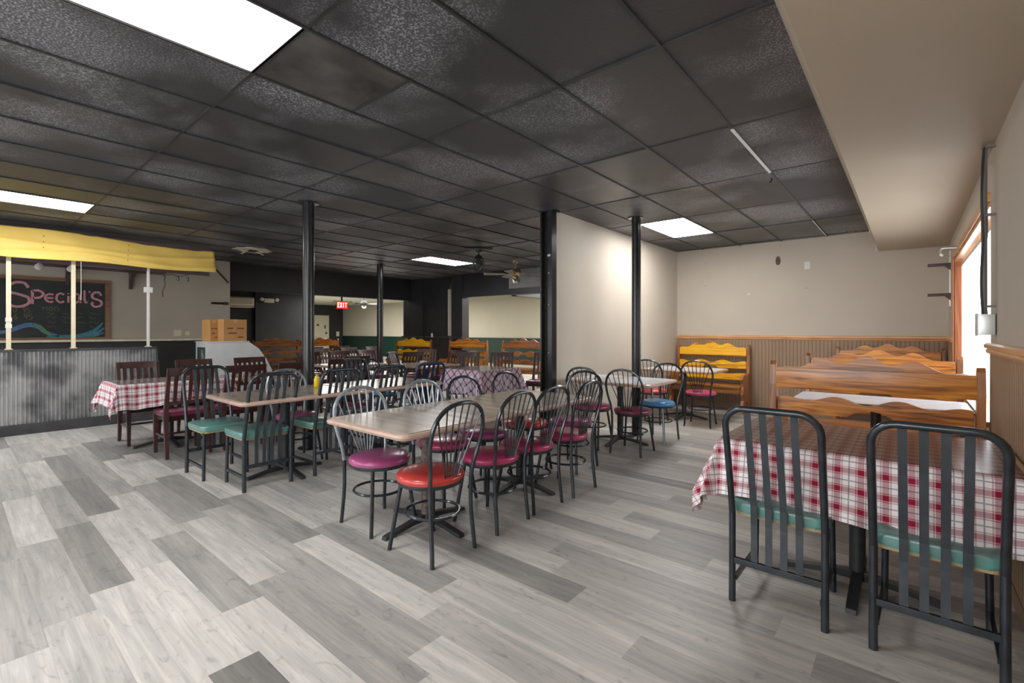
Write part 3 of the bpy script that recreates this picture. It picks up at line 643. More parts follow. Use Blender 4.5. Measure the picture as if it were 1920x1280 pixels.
def wood_chair():
    t = thing('wooden_slat_chair', '', 'chair')
    yb = lambda z: -.19 - max(0, z - .43) * .25 - max(0, .43 - z) * .12
    for s in (1, -1):   # back post and rear leg in one curved piece
        bm = bmesh.new(); prev = None
        for z, w_, d_ in ((0, .015, .017), (.2, .018, .02), (.43, .021, .022), (.65, .018, .018), (.92, .014, .014)):
            y = yb(z); ring = [bm.verts.new((s * .195 + a * w_, y + b_ * d_, z)) for a, b_ in ((-1, -1), (1, -1), (1, 1), (-1, 1))]
            if prev:
                for k in range(4): bm.faces.new((prev[k], prev[(k + 1) % 4], ring[(k + 1) % 4], ring[k]))
            else: bm.faces.new(ring[::-1])
            prev = ring
        bm.faces.new(prev); to_obj('back_post', bm, M['mahog'], t)
        bm = bmesh.new(); prev = None
        for z, w_ in ((0, .015), (.2, .018), (.43, .022)):
            ring = [bm.verts.new((s * .19 + a * w_, .185 + b_ * w_ + (.43 - z) * .02, z)) for a, b_ in ((-1, -1), (1, -1), (1, 1), (-1, 1))]
            if prev:
                for k in range(4): bm.faces.new((prev[k], prev[(k + 1) % 4], ring[(k + 1) % 4], ring[k]))
            else: bm.faces.new(ring[::-1])
            prev = ring
        bm.faces.new(prev); to_obj('leg', bm, M['mahog'], t)
        B('stretcher', s * .19 - .009, s * .19 + .009, -.21, .19, .20, .225, M['mahog'], t)
    def curved(name, z0, z1, w_=.20, bow_=.025, th=.011):
        bm = bmesh.new(); prev = None; n = 8
        for k in range(n + 1):
            x = -w_ + 2 * w_ * k / n; off = -bow_ * (1 - (x / w_) ** 2)
            ring = [bm.verts.new((x, yb((z0 + z1) / 2) + off + a * th + (.25 * ((z0 + z1) / 2 - z)), z)) for a, z in ((-1, z0), (1, z0), (1, z1), (-1, z1))]
            if prev:
                for q in range(4): bm.faces.new((prev[q], prev[(q + 1) % 4], ring[(q + 1) % 4], ring[q]))
            else: bm.faces.new(ring[::-1])
            prev = ring
        bm.faces.new(prev); to_obj(name, bm, M['mahog'], t)
    curved('top_rail', .855, .93, .212); curved('lower_rail', .545, .585, .19, .018)
    for i in range(5):
        x = (i - 2) * .066; off = -.02
        bm = bmesh.new(); z0, z1 = .58, .86
        vs_ = [bm.verts.new((x + a * (.015 if z == z0 else .018), yb(z) + off + b_ * .005, z)) for z in (z0, z1) for a, b_ in ((-1, -1), (1, -1), (1, 1), (-1, 1))]
        bm.faces.new(vs_[3::-1]); bm.faces.new(vs_[4:])
        for q in range(4): bm.faces.new((vs_[q], vs_[(q + 1) % 4], vs_[4 + (q + 1) % 4], vs_[4 + q]))
        to_obj('slat', bm, M['mahog'], t)
    bm = bmesh.new(); box(bm, -.19, .19, -.19, .19, .375, .425); to_obj('seat_frame', bm, M['mahog'], t)
    bm = bmesh.new(); prism(bm, rrect(-.212, .212, -.185, .222, .04), 'z', .425, .468, .014); to_obj('seat', bm, M['burg'], t, True)
    B('cross_stretcher', -.185, .185, -.01, .01, .205, .225, M['mahog'], t)
    return t
wch = wood_chair(); wu = [False]; WG = 'dark wooden restaurant chairs'
worn = {k: M['mahog2'] for k in ('back_post', 'leg', 'top_rail', 'slat', 'lower_rail')}
A_ = [(-6.04, 1.64, 90, worn, 'worn brown wooden chair nearest the camera in front of the checked table'),
      (-6.98, 1.52, -90, {}, 'mahogany chair behind the checked table, nearest the corrugated bar front'),
      (-6.00, 2.16, 90, {}, 'mahogany chair in the near row beyond the worn brown one'),
      (-7.0, 2.12, -90, {}, 'mahogany chair in front of the leaning steel panels'),
      (-6.98, 2.82, -88, {}, 'mahogany chair in front of the white display case'),
      (-6.00, 2.74, 88, {}, 'mahogany chair in the near row just left of the thick black pole'),
      (-6.30, 3.62, 75, {}, 'dark wooden chair just right of the thick black pole'),
      (-6.72, 4.0, 90, {}, 'dark wooden chair behind the thick pole, facing the far left tables'),
      (-8.0, 4.2, -90, {}, 'dark wooden chair between the display case and the long pine bench'),
      (-8.0, 4.8, -90, {}, 'dark wooden chair in the far left row, second from the display case'),
      (-8.0, 5.4, -88, {}, 'dark wooden chair in the far left row, third from the display case'),
      (-9.5, 5.2, -90, {}, 'small dark wooden chair in front of the long pine bench, its left part'),
      (-9.5, 5.9, -90, {}, 'small dark wooden chair in front of the long pine bench, its middle'),
      (-9.6, 6.6, -92, {}, 'small dark wooden chair below the cream door'),
      (-11.1, 5.6, 90, {}, 'distant wooden chair close to the left end of the long pine bench'),
      (-11.1, 6.3, 90, {}, 'distant wooden chair close to the right half of the long pine bench'),
      (-7.25, 5.5, 85, {}, 'dark wooden chair by the slim far pole, left of the small grey table'),
      (-7.6, 6.2, -150, {}, 'dark wooden chair in front of the bright yellow bench, left one'),
      (-6.75, 6.15, -170, {}, 'dark wooden chair in front of the bright yellow bench, right one'),
      (-5.95, 5.75, 205, {}, 'dark wooden chair behind the lavender checked cloth, left one'),
      (-5.45, 6.10, 205, {}, 'dark wooden chair behind the lavender checked cloth, right one'),
      (-4.85, 6.55, 200, {}, 'dark wooden chair in front of the rightmost far bench'),
      ]
for x, y, rz, m_, lab in A_: place(wch, wu, (x, y, 0), rz, lab, WG, m_)

# ------------------------------------------------------------------ tables
def table(w_, l_, label, loc, top='ttop', h=.74, group='pedestal dining tables', worn_=False, ang=0, rz=0):
    t = thing('pedestal_table', label, 'table', loc, rz, group)
    x, y = w_ / 2, l_ / 2
    bm = bmesh.new(); prism(bm, rrect(-x + .012, x - .012, -y + .012, y - .012, .03), 'z', h - .03, h, .002); to_obj('tabletop', bm, M[top], t)
    ed = rrect(-x, x, -y, y, .045, 6); T('edge_band', [(a, b_, h - .019) for a, b_ in ed], .0185, M['tedge'], t, 8, True)
    L('column', [(.04, .03), (.036, .06), (.036, h - .05), (.04, h - .03)], M['ironworn' if worn_ else 'iron'], t, 16)
    L('top_spider', [(.10, h - .045), (.12, h - .03)], M['iron'], t, 12)
    for k in range(4):
        mt = Matrix.Rotation(R(90 * k + ang), 4, 'Z'); bm = bmesh.new()
        poly = [(.0, .05), (.03, .075), (.12, .06), (.30, .028), (.34, .022), (.345, .0), (.31, .0), (.29, .012), (.12, .03), (0, .03)]
        prism(bm, poly, 'y', -.022, .022, .004)
        for v in bm.verts: v.co = mt @ v.co
        to_obj('base_foot', bm, M['iron'], t)
    return t
table(.81, 1.0, 'grey laminate table nearest the camera with a rounded pinkish edge', (-2.52, 2.10, 0), worn_=True)
table(.81, 1.0, 'second grey laminate table butted behind the nearest one', (-2.52, 3.11, 0))
table(.80, 1.05, 'grey laminate table with green seated chairs, left of the centre table', (-4.45, 2.03, 0))
table(.80, 1.05, 'grey laminate table butted to the far end of the green chair table', (-4.45, 3.09, 0))
table(.66, 1.05, 'table under the red checked cloth by the corrugated bar front', (-6.62, 1.68, 0))
table(.66, 1.05, 'bare dark grey table between the two rows of mahogany chairs', (-6.52, 2.78, 0))
table(1.05, .78, 'pale table set against the partition end, with black pedestal', (-2.63, 5.13, 0), 'ttop2')
table(1.05, .74, 'small pale table in the corner before the golden bench', (-2.63, 7.2, 0), 'ttop2')
table(.68, .80, 'square table under the lavender checked cloth', (-4.97, 5.22, 0))
table(.9, .8, 'small grey table beyond the navy slat-back chair', (-6.4, 5.3, 0))
table(.8, 1.0, 'grey table among the far left wooden chairs', (-7.45, 4.5, 0))
table(.8, 1.6, 'long table below the pine benches at the far left', (-10.3, 5.9, 0))
table(1.14, .78, 'table under the red and white checked cloth by the right wall', (-.21, 3.03, 0))

def cloth(name, label, cx, cy, w_, l_, h, hang, mat, group, seed=1, flare=.05, rz=0):
    r_ = random.Random(seed); z0 = h + .004; hx, hy = w_ / 2 + .018, l_ / 2 + .018; n = 96
    bm = bmesh.new(); uvl = bm.loops.layers.uv.new('UVMap'); grid = {}
    X, Y = hx + hang, hy + hang; ph = [r_.uniform(0, 6.28) for _ in range(6)]
    nx = int(2 * X / .022); ny = int(2 * Y / .022)
    for i in range(nx + 1):
        for j in range(ny + 1):
            x = -X + 2 * X * i / nx; y = -Y + 2 * Y * j / ny
            cx_, cy_ = max(-hx, min(hx, x)), max(-hy, min(hy, y)); dx, dy = x - cx_, y - cy_; d = math.hypot(dx, dy)
            if d < 1e-6: p = (x, y, z0)
            else:
                ux, uy = dx / d, dy / d; s = (cx_ * (1 if abs(dy) > 0 else 0) + cy_ * (1 if abs(dx) > 0 else 0)) * 1.0
                an = math.atan2(uy, ux); s2 = cx_ * -uy + cy_ * ux
                f = min(1, d / hang); wv = .5 + .5 * math.sin(s2 * 17 + ph[0] + an * 6) * .7 + .25 * math.sin(s2 * 31 + ph[1] + an * 3)
                corner = abs(dx) > 1e-6 and abs(dy) > 1e-6
                out = .004 + flare * f * wv + (.07 * f if corner else 0) * math.sin(2 * abs(math.atan2(abs(uy), abs(ux))))
                bend = min(d, .02)
                p = (cx_ + ux * (out + bend * .5), cy_ + uy * (out + bend * .5), z0 - max(0, d * (1 + .05 * math.sin(s2 * 5 + ph[2]) - .10 * wv)) + (.004 if d < .01 else 0))
            if cx + p[0] > .384 and abs(cy - 3.03) < .1: p = (.384 - cx, p[1], p[2])
            grid[i, j] = (bm.verts.new(p), (x, y))
    for i in range(nx):
        for j in range(ny):
            q = [grid[i, j], grid[i + 1, j], grid[i + 1, j + 1], grid[i, j + 1]]; fc = bm.faces.new([a[0] for a in q])
            for lp, a in zip(fc.loops, q): lp[uvl].uv = a[1]
    o = to_obj(name, bm, mat, None, True); o.location = (cx, cy, 0); o.rotation_euler = (0, 0, R(rz)); tag(o, label, 'tablecloth', group); return o
cloth('tablecloth', 'large red and white checked cloth on the table by the right wall', -.21, 3.03, 1.08, .78, .74, .30, M['plaid'], 'checked tablecloths', 2, .075)
cloth('tablecloth', 'red and white checked cloth beside the corrugated bar front', -6.62, 1.68, .66, 1.05, .74, .27, M['plaid'], 'checked tablecloths', 5)
cloth('tablecloth', 'lavender cloth with dark purple diagonal checks', -4.97, 5.22, .70, .82, .74, .34, M['plaid2'], 'checked tablecloths', 9)
for lab, cx, cy, w_, l_, m_ in (('smoky clear sheet over the large red checked cloth', -.21, 3.03, 1.10, .80, 'vinyl_sheet'), ('clear sheet on the checked cloth near the bar front', -6.62, 1.68, .67, 1.06, 'vinyl_sheet2'), ('clear sheet on the lavender checked cloth', -4.97, 5.22, .70, .83, 'vinyl_sheet2')):
    t_ = P('table_cover', rrect(cx - w_ / 2, cx + w_ / 2, cy - l_ / 2, cy + l_ / 2, .02, 3), 'z', .7465, .7495, M[m_]); tag(t_, lab, 'table cover', 'clear table covers')
# small things on tables
t = thing('squeeze_bottle', 'small yellow container on the table behind the green slat-back chairs', 'bottle', (-4.62, 2.42, .741))
L('body', [(.024, 0), (.028, .006), (.028, .08), (.02, .095)], M['yellow_bottle'], t, 16); L('nozzle', [(.012, .095), (.012, .105), (.004, .13)], M['yellow_bottle'], t, 12)
tag(B('paper_card', -6.42, -6.30, 5.2, 5.26, .742, .80, M['white'], None), 'small white card standing on the far grey table', 'card')

# ------------------------------------------------------------------ pine benches (local: facing -Y, origin under the seat, back at +Y)
def scallop(x0, x1, z0, z1, amp, waves, bottom=False, n=60, crest=0):
    top = []
    for k in range(n + 1):
        u = k / n; x = x0 + (x1 - x0) * u
        env = math.sin(math.pi * u) ** .5 if 0 < u < 1 else 0
        top.append((x, z1 - amp * .5 + amp * .5 * math.cos(waves * 2 * math.pi * u) * env + crest * math.sin(math.pi * u)))
    bot = []
    for k in range(n + 1):
        u = k / n; x = x0 + (x1 - x0) * u; h_ = 0
        if bottom and .36 < u < .60: h_ = amp * 1.1 * math.sin(math.pi * (u - .36) / .24) ** .7
        bot.append((x, z0 + h_))
    return bot + top[::-1]
def bench(wd=1.16):
    t = thing('pine_bench', '', 'bench'); x = wd / 2
    P('crest_board', scallop(-x + .03, x - .03, .90, 1.045, .055, 4, crest=.085), 'y', .215, .24, M['pine'], t, .003)
    P('back_board', scallop(-x + .03, x - .03,   .685, .825, .05, 3, True), 'y', .205, .23, M['pine'], t, .003)
    P('back_board', scallop(-x + .03, x - .03, .50, .62, .025, 2), 'y', .19, .215, M['pine'], t, .003)
    B('rear_plank', -x + .02, x - .02, .262, .285, .875, 1.03, M['pine'], t, .003)
    poly = [(.0, .0), (.03, .0), (.27, .0), (.285, .0), (.285, .5), (.28, .9), (.275, 1.05), (.258, 1.075), (.238, 1.05), (.232, .9), (.20, .64), (.13, .60), (-.10, .60), (-.17, .57), (-.19, .52), (-.16, .49), (-.15, .44), (-.17, .30), (-.14, .22), (-.18, .12), (-.22, .04), (-.22, .0), (-.12, .0), (-.08, .10), (.02, .18), (.12, .14), (.17, .0)]
    # side panels: shaped outline, thick timber
    side = [(-.22, 0), (-.12, 0), (-.07, .12), (.03, .19), (.13, .13), (.17, 0), (.285, 0), (.285, .9), (.278, 1.05), (.258, 1.078), (.236, 1.05), (.228, .9), (.19, .62), (.12, .59), (-.10, .61), (-.18, .58), (-.20, .53), (-.16, .48), (-.145, .42), (-.17, .30), (-.14, .2), (-.19, .1)]
    for s in (1, -1): P('side_panel', side, 'x', s * x - .022 if s > 0 else -x - .02, s * x + .02 if s > 0 else -x + .022, M['pinez'], t, .004)
    B('seat', -x + .02, x - .02, -.21, .20, .395, .43, M['pine_brown'], t, .006)
    P('apron', scallop(-x + .03, x - .03, .31, .395, .0, 1), 'y', -.185, -.16, M['pine_brown'], t, .003)
    for s in (): L('finial', [(.012, 1.05), (.02, 1.065), (.022, 1.085), (.012, 1.10), (.004, 1.108)], M['pinez'], t, 12, c=(s * x, .258, 0))
    return t
ben = bench(); beu = [False]; BE = 'scalloped pine booth benches'
gold = dict(crest_board=M['pine_gold'], back_board=M['pine_gold'])
brn = dict(crest_board=M['pine_brown'], back_board=M['pine_brown'])
place(ben, beu, (-.24, 4.42, 0), 180, 'big varnished pine bench seen from behind, nearest the camera by the right wall', BE)
place(ben, beu, (-.24, 5.55, 0), 0, 'pine bench facing the nearest one across the white booth table', BE)
place(ben, beu, (-.24, 8.18, 0), 0, 'pine bench against the back wall at the right, only its crest showing', BE)
place(ben, beu, (-2.61, 8.22, 0), 0, 'golden pine bench in the corner between partition and brown beadboard', BE, gold)
place(ben, beu, (-10.25, 7.9, 0), 12, 'bright yellow bench against the black far wall', BE, gold)
place(ben, beu, (-8.5, 8.2, 0), 8, 'orange pine bench between the yellow bench and the brown one', BE)
place(ben, beu, (-7.1, 8.72, 0), 12, 'brown pine bench left of the partition end post', BE, brn)
place(ben, beu, (-6.0, 9.9, 0), -75, 'pine bench seen end-on behind the brown one', BE)
place(ben, beu, (-12.6, 5.6, 0), 90, 'left half of the long pine bench pair below the black far left wall', BE)
place(ben, beu, (-12.6, 6.8, 0), 90, 'right half of the long pine bench pair, its end before the cream door', BE)
bt = thing('booth_table', 'white topped booth table between the two near pine benches', 'table', (-.22, 4.96, 0))
bm = bmesh.new(); prism(bm, rrect(-.56, .56, -.30, .30, .03), 'z', .705, .735, .004); to_obj('tabletop', bm, M['ttop2'], bt)
T('edge_band', [(a, b_, .718) for a, b_ in rrect(-.565, .565, -.305, .305, .035)], .012, M['green_wain'], bt, 6, True)
L('column', [(.04, .03), (.036, .06), (.036, .69), (.1, .705)], M['iron'], bt, 14); L('base', [(.22, 0), (.22, .015), (.05, .035)], M['iron'], bt, 20)

# ------------------------------------------------------------------ bar counter front
bf = thing('bar_counter', 'grey corrugated metal bar front with dark kick board', 'bar counter')
ya, yb_ = -.9, 2.0
bm = bmesh.new(); n = int((yb_ - ya) / .04); prof = []
for i in range(n):
    for a, h_ in ((0, 0), (.12, 0), (.26, .017), (.74, .017), (.90, 0)): prof.append((ya + (i + a) * .04, h_))
prof.append((yb_, 0))
lo = [bm.verts.new((-8.585 + h_, s, .13)) for s, h_ in prof]; hi = [bm.verts.new((-8.585 + h_, s, 1.045)) for s, h_ in prof]
for i in range(len(prof) - 1): bm.faces.new((lo[i], lo[i + 1], hi[i + 1], hi[i]))
to_obj('corrugated_sheet', bm, M['corr'], bf)
B('core', -8.70, -8.587, ya, yb_, 0, 1.045, M['dark_trim'], bf); B('kick_board', -8.587, -8.562, ya, yb_, 0, .135, M['dark_trim'], bf, .003)
B('top_cap', -8.72, -8.555, ya, yb_ + .01, 1.045, 1.075, M['dark_trim'], bf, .004); B('end_trim', -8.70, -8.565, yb_, yb_ + .02, 0, 1.045, M['dark_trim'], bf)
def ypos(px, X=-8.62):
    u = (px - 960) / 890; return X * (.766 + .6428 * u) / (-.6428 + .766 * u)
for px, lab in ((10, 'cream post with white tape rising from the bar front at the left edge'), (141, 'cream post in front of the chalkboard'), (285, 'thin white post at the right end of the bar front')):
    y = {10: .50, 141: 1.10, 285: 1.92}[px]
    t = thing('bar_post', lab, 'post', (-8.64, y, 1.075), 0, 'posts between bar front and yellow banner')
    h_ = 1.28
    B('shaft', -.02, .02, -.022 if px < 200 else -.016, .022 if px < 200 else .016, 0, h_, M['post'] if px < 200 else M['white'], t, .004)
    if px == 10:
        for z in (.27, .35): B('tape_band', -.026, .026, -.028, .028, z, z + .05, M['white'], t)
    if px == 285: B('bracket', -.03, .03, -.05, .05, .80, .88, M['white'], t, .004)
    B('foot', -.035, .035, -.035, .035, 0, .01, M['post'], t)
# yellow banner
bn = thing('yellow_banner', 'long creased yellow vinyl banner stretched below the ceiling over the bar', 'banner')
bm = bmesh.new(); nx, nz = 120, 22; G = []
for i in range(nx + 1):
    u = i / nx; y = -1.3 + 4.08 * u; row = []
    for j in range(nz + 1):
        v = j / nz; zt = 2.60 - .03 * math.sin(u * 9); zb = 2.235 - .012 * math.sin(u * 17)
        z = zb + (zt - zb) * v
        fold = .02 * math.exp(-((v - .52 - .10 * math.sin(u * 7) - .05 * u) / .07) ** 2) + .016 * math.exp(-((v - .22 - .07 * math.sin(u * 11 + 1)) / .06) ** 2) + .006 * math.sin(u * 40 + v * 5)
        row.append(bm.verts.new((-8.60 + fold + (.10 * (1 - v) - .02), y, z)))
    G.append(row)
for i in range(nx):
    for j in range(nz): bm.faces.new((G[i][j], G[i + 1][j], G[i + 1][j + 1], G[i][j + 1]))
bs = to_obj('sheet', bm, M['yellow'], bn, True); sm_ = bs.modifiers.new('thick', 'SOLIDIFY'); sm_.thickness = .003
for y in (.80, 1.66):
    for k in range(4): L('stud', [(.006, 0), (.006, .004), (.002, .006)], M['plug'], bn, 8, rot=Matrix.Translation((-8.545 + .02 * (3 - k) * .9 + .012, y, 2.52 - .07 * k)) @ Matrix.Rotation(R(90), 4, 'Y'))
B('batten', -8.66, -8.62, -1.3, 2.75, 2.56, 2.62, M['bracket'], bn); B('lower_batten', -8.66, -8.63, -1.3, 2.72, 2.19, 2.25, M['bracket'], bn)
# chain
T('pull_chain', [(-8.5, 1.16, 2.24), (-8.5, 1.16, 1.72)], .004, M['chrome'], None, 6); c_ = bpy.data.objects['pull_chain']; tag(c_, 'thin light chain hanging from the yellow banner over the chalkboard', 'chain')
# corbels under an overhead shelf on the bar wall
sh = thing('overhead_shelf', 'brown overhead shelf with hanging brackets behind the yellow banner', 'shelf')
B('board', -10.8, -10.45, -.6, 2.6, 2.36, 2.39, M['bracket'], sh)
for y in (1.30, 2.14): P('shelf_bracket', [(-10.8, 2.36), (-10.55, 2.36), (-10.58, 2.30), (-10.70, 2.24), (-10.76, 2.08), (-10.8, 2.06)], 'y', y - .025, y + .025, M['bracket'], sh)
# back counter shelf line
bc = thing('back_counter', 'thin cream edged counter shelf running along the bar wall', 'counter')
B('counter_top', -10.79, -10.35, .1, 3.75, 1.13, 1.165, M['torn'], bc, .004); B('counter_body', -10.79, -10.4, .1, 3.3, 0, 1.13, M['black_wall'], bc); B('end_leg', -10.42, -10.36, 3.55, 3.62, 0, 1.13, M['torn'], bc)
# chalkboard on the bar wall (plane X = -10.78)
cb = thing('chalkboard', 'black chalkboard with pink Special lettering and a brown wooden frame', 'chalkboard')
YB0, YB1, ZB0, ZB1 = -.3, 1.78, 1.20, 2.13
B('slate', -10.795, -10.775, YB0, YB1, ZB0, ZB1, M['slate'], cb)
B('frame_rail', -10.80, -10.755, YB0 - .05, YB1 + .07, ZB1, ZB1 + .05, M['frame'], cb); B('frame_rail', -10.80, -10.74, YB0 - .05, YB1 + .07, ZB0 - .11, ZB0, M['frame'], cb)
B('frame_stile', -10.80, -10.755, YB1, YB1 + .07, ZB0, ZB1, M['frame'], cb); B('chalk_ledge', -10.76, -10.70, .7, 1.2, ZB0 - .09, ZB0 - .08, M['torn'], cb)
def stroke(name, pts, wd, mat, n=5, tap=False, x=-10.772):
    wd *= 1.3
    c = catmull([(x, p[0], p[1]) for p in pts], n); bm = bmesh.new(); pr = None; N = len(c)
    for i, p in enumerate(c):
        t_ = (c[min(i + 1, N - 1)] - c[max(i - 1, 0)]).normalized(); nn = Vector((0, -t_.z, t_.y)); ww = wd * (1 if not tap else .35 + .65 * math.sin(math.pi * (i + .5) / N))
        a = (bm.verts.new(p + nn * ww / 2), bm.verts.new(p - nn * ww / 2), bm.verts.new(p - nn * ww / 2 + Vector((-.004, 0, 0))), bm.verts.new(p + nn * ww / 2 + Vector((-.004, 0, 0))))
        if pr:
            for k in range(4): bm.faces.new((pr[k], pr[(k + 1) % 4], a[(k + 1) % 4], a[k]))
        else: bm.faces.new(a)
        pr = a
    bm.faces.new(pr[::-1]); o = to_obj(name, bm, mat, cb); return o
# glyph strokes in a unit box (x right = +Y, z up)
GL = {'S': [[(.92, .80), (.75, 1.0), (.35, 1.0), (.08, .82), (.15, .60), (.55, .50), (.92, .38), (.95, .15), (.65, 0), (.25, .0), (.05, .18), (.18, .30)]],
      'P': [[(.15, 0), (.18, .5), (.15, .98)], [(.15, .95), (.6, 1.0), (.95, .78), (.7, .5), (.2, .45)]],
      'e': [[(.12, .50), (.9, .52)], [(.9, .95), (.45, 1.0), (.1, .75), (.08, .3), (.45, .02), (.9, .08)]],
      'C': [[(.9, .85), (.5, 1.0), (.12, .75), (.1, .25), (.5, 0), (.9, .15)]], 'a': [[(.85, .9), (.5, 1.0), (.1, .7), (.15, .15), (.5, .02), (.85, .3)], [(.85, .98), (.85, .3), (.98, .02)]],
      'i': [[(.5, 0), (.5, .75)], [(.5, .95), (.5, 1.05)]], 'l': [[(.4, 1.1), (.42, .3), (.6, .0), (.85, .1)]], "'": [[(.6, 1.2), (.3, .95)]],
      '1': [[(.3, .8), (.5, 1), (.5, 0)]], '0': [[(.5, 1), (.15, .7), (.15, .3), (.5, 0), (.85, .3), (.85, .7), (.5, 1)]], '2': [[(.15, .8), (.5, 1), (.85, .75), (.5, .35), (.1, 0), (.9, 0)]], '6': [[(.8, .95), (.3, .7), (.15, .3), (.5, 0), (.85, .25), (.6, .5), (.2, .4)]],
      '9': [[(.8, .6), (.4, .5), (.15, .75), (.5, 1), (.85, .8), (.8, .4), (.6, 0)]], '5': [[(.85, 1), (.25, 1), (.2, .6), (.7, .6), (.85, .3), (.5, 0), (.15, .1)]], '.': [[(.5, .0), (.52, .08)]],
      'm': [[(.1, 0), (.1, .9), (.4, .5), (.5, .5), (.6, .5), (.9, .9), (.95, 0)]], 'o': [[(.5, .9), (.15, .6), (.2, .15), (.5, 0), (.85, .3), (.8, .75), (.5, .9)]], 'n': [[(.1, 0), (.1, .85)], [(.1, .6), (.5, .85), (.8, .6), (.82, 0)]]}
def glyph(ch, y0, y1, z0, z1, wd, mat):
    for s in GL[ch]: stroke('chalk_stroke', [(y0 + (y1 - y0) * p[0], z0 + (z1 - z0) * p[1]) for p in s], wd, mat, 4)
for ch, y0, y1, z0, z1, wd in (('S', .60, .86, 1.70, 2.07, .030), ('P', .86, 1.02, 1.74, 1.96, .026), ('e', 1.03, 1.14, 1.78, 1.91, .022), ('C', 1.16, 1.27, 1.78, 1.93, .022), ('i', 1.28, 1.34, 1.78, 1.93, .022), ('a', 1.34, 1.47, 1.78, 1.93, .022), ('l', 1.48, 1.56, 1.79, 1.98, .022), ("'", 1.56, 1.60, 1.86, 1.97, .018), ('S', 1.60, 1.74, 1.73, 1.97, .026)):
    glyph(ch, y0, y1, z0, z1, wd, M['chalk_pink'])
for i, ch in enumerate('20.95'): glyph(ch, .62 + .05 * i, .665 + .05 * i, 1.60, 1.68, .007, M['chalk_faint'])
for i, ch in enumerate('16.95'): glyph(ch, .62 + .055 * i, .67 + .055 * i, 1.49, 1.58, .009, M['chalk_faint'])
for i, ch in enumerate('mon'): glyph(ch, 1.0 + .07 * i, 1.06 + .07 * i, 1.64, 1.71, .007, M['chalk_faint'])
rr_ = random.Random(4)
for z in (1.60, 1.53, 1.45, 1.38):
    for y in (1.06, 1.24, 1.42, 1.58):
        if rr_.random() < .8: stroke('chalk_stroke', [(y + .02 * k, z + rr_.uniform(-.018, .022)) for k in range(rr_.choice((5, 6, 7)))], .006, M['chalk_faint'], 3)
stroke('chalk_wave', [(.35, 1.26), (.60, 1.30), (.82, 1.40), (.95, 1.38), (1.05, 1.28), (1.2, 1.225)], .055, M['chalk_blue'], 6, True)
stroke('chalk_wave', [(.88, 1.41), (.98, 1.36), (1.05, 1.28), (1.10, 1.22)], .035, M['chalk_green'], 6, True, -10.770)
stroke('chalk_wave', [(1.05, 1.215), (1.25, 1.22), (1.45, 1.23), (1.62, 1.30), (1.70, 1.38), (1.75, 1.45)], .04, M['chalk_teal'], 6, True)
stroke('chalk_wave', [(1.35, 1.215), (1.55, 1.23), (1.68, 1.28), (1.77, 1.36)], .035, M['chalk_blue'], 6, True, -10.770)
stroke('chalk_wave', [(1.5, 1.215), (1.62, 1.225), (1.70, 1.25), (1.77, 1.28)], .03, M['chalk_teal'], 6, True, -10.768)
# string bulbs under the banner's right end
sl = thing('hanging_bulb_string', 'short string of small bulbs hanging under the right end of the banner', 'string lights', (-8.66, 2.1, 2.2))
T('wire', catmull([(0, -.02, .0), (0, .03, -.05), (0, .12, -.03), (0, .22, -.05), (0, .34, -.01)], 5), .005, M['cable_black'], sl, 6)
for y in (.02, .20, .33): L('bulb', [(.008, -.05), (.016, -.07), (.02, -.10), (.008, -.12)], M['glassdark'], sl, 10, c=(0, y, 0))
T('cord', catmull([(0, .02, -.1), (0, .03, -.2), (0, .0, -.3), (0, .01, -.38)], 4), .008, M['cable_black'], sl, 6)
for y, lab in ((1.4, 'left white lamp bulb just under the banner'), ):
    pass
for i, (y, lab) in enumerate(((.86, 'white globe bulb under the banner left of the chalkboard post'), (1.20, 'white globe bulb under the banner right of the chalkboard post'))):
    t = thing('globe_bulb', lab, 'lamp', (-9.6, y + .0, 2.25), 0, 'white globe bulbs under the banner'); L('socket', [(.02, .03), (.02, .08), (.045, .10)], M['white'], t, 12); L('bulb', [(.02, .03), (.05, 0), (.055, -.03), (.03, -.06), (.005, -.068)], M['white'], t, 14)
    T('cord', [(0, 0, .1), (0, 0, CZ - 2.25)], .004, M['cable_black'], t, 6)
plate('outlet_plate', 'double white outlet plate above the bar counter', 'outlet', (-10.8, 2.86, 1.27), .12, .12, 'x', M['plate'], 'bar wall plates', False)
plate('outlet_plate', 'narrower cream outlet plate right of the double one', 'outlet', (-10.8, 3.02, 1.265), .07, .08, 'x', M['plate'], 'bar wall plates', False)
t = thing('wall_hook_rail', 'small black bracket on the edge of the bar wall', 'bracket', (-10.79, 3.55, 1.87)); B('bar', 0, .03, -.12, .18, -.02, .02, M['plug'], t); B('end_block', .0, .05, .10, .17, -.03, .03, M['dark_trim'], t)
T('diagonal_brace', [(-10.78, 3.45, 2.62), (-10.78, 3.74, 2.3)], .012, M['plug']); tag(bpy.data.objects['diagonal_brace'], 'thin black wire running diagonally down the bar wall corner', 'wire')

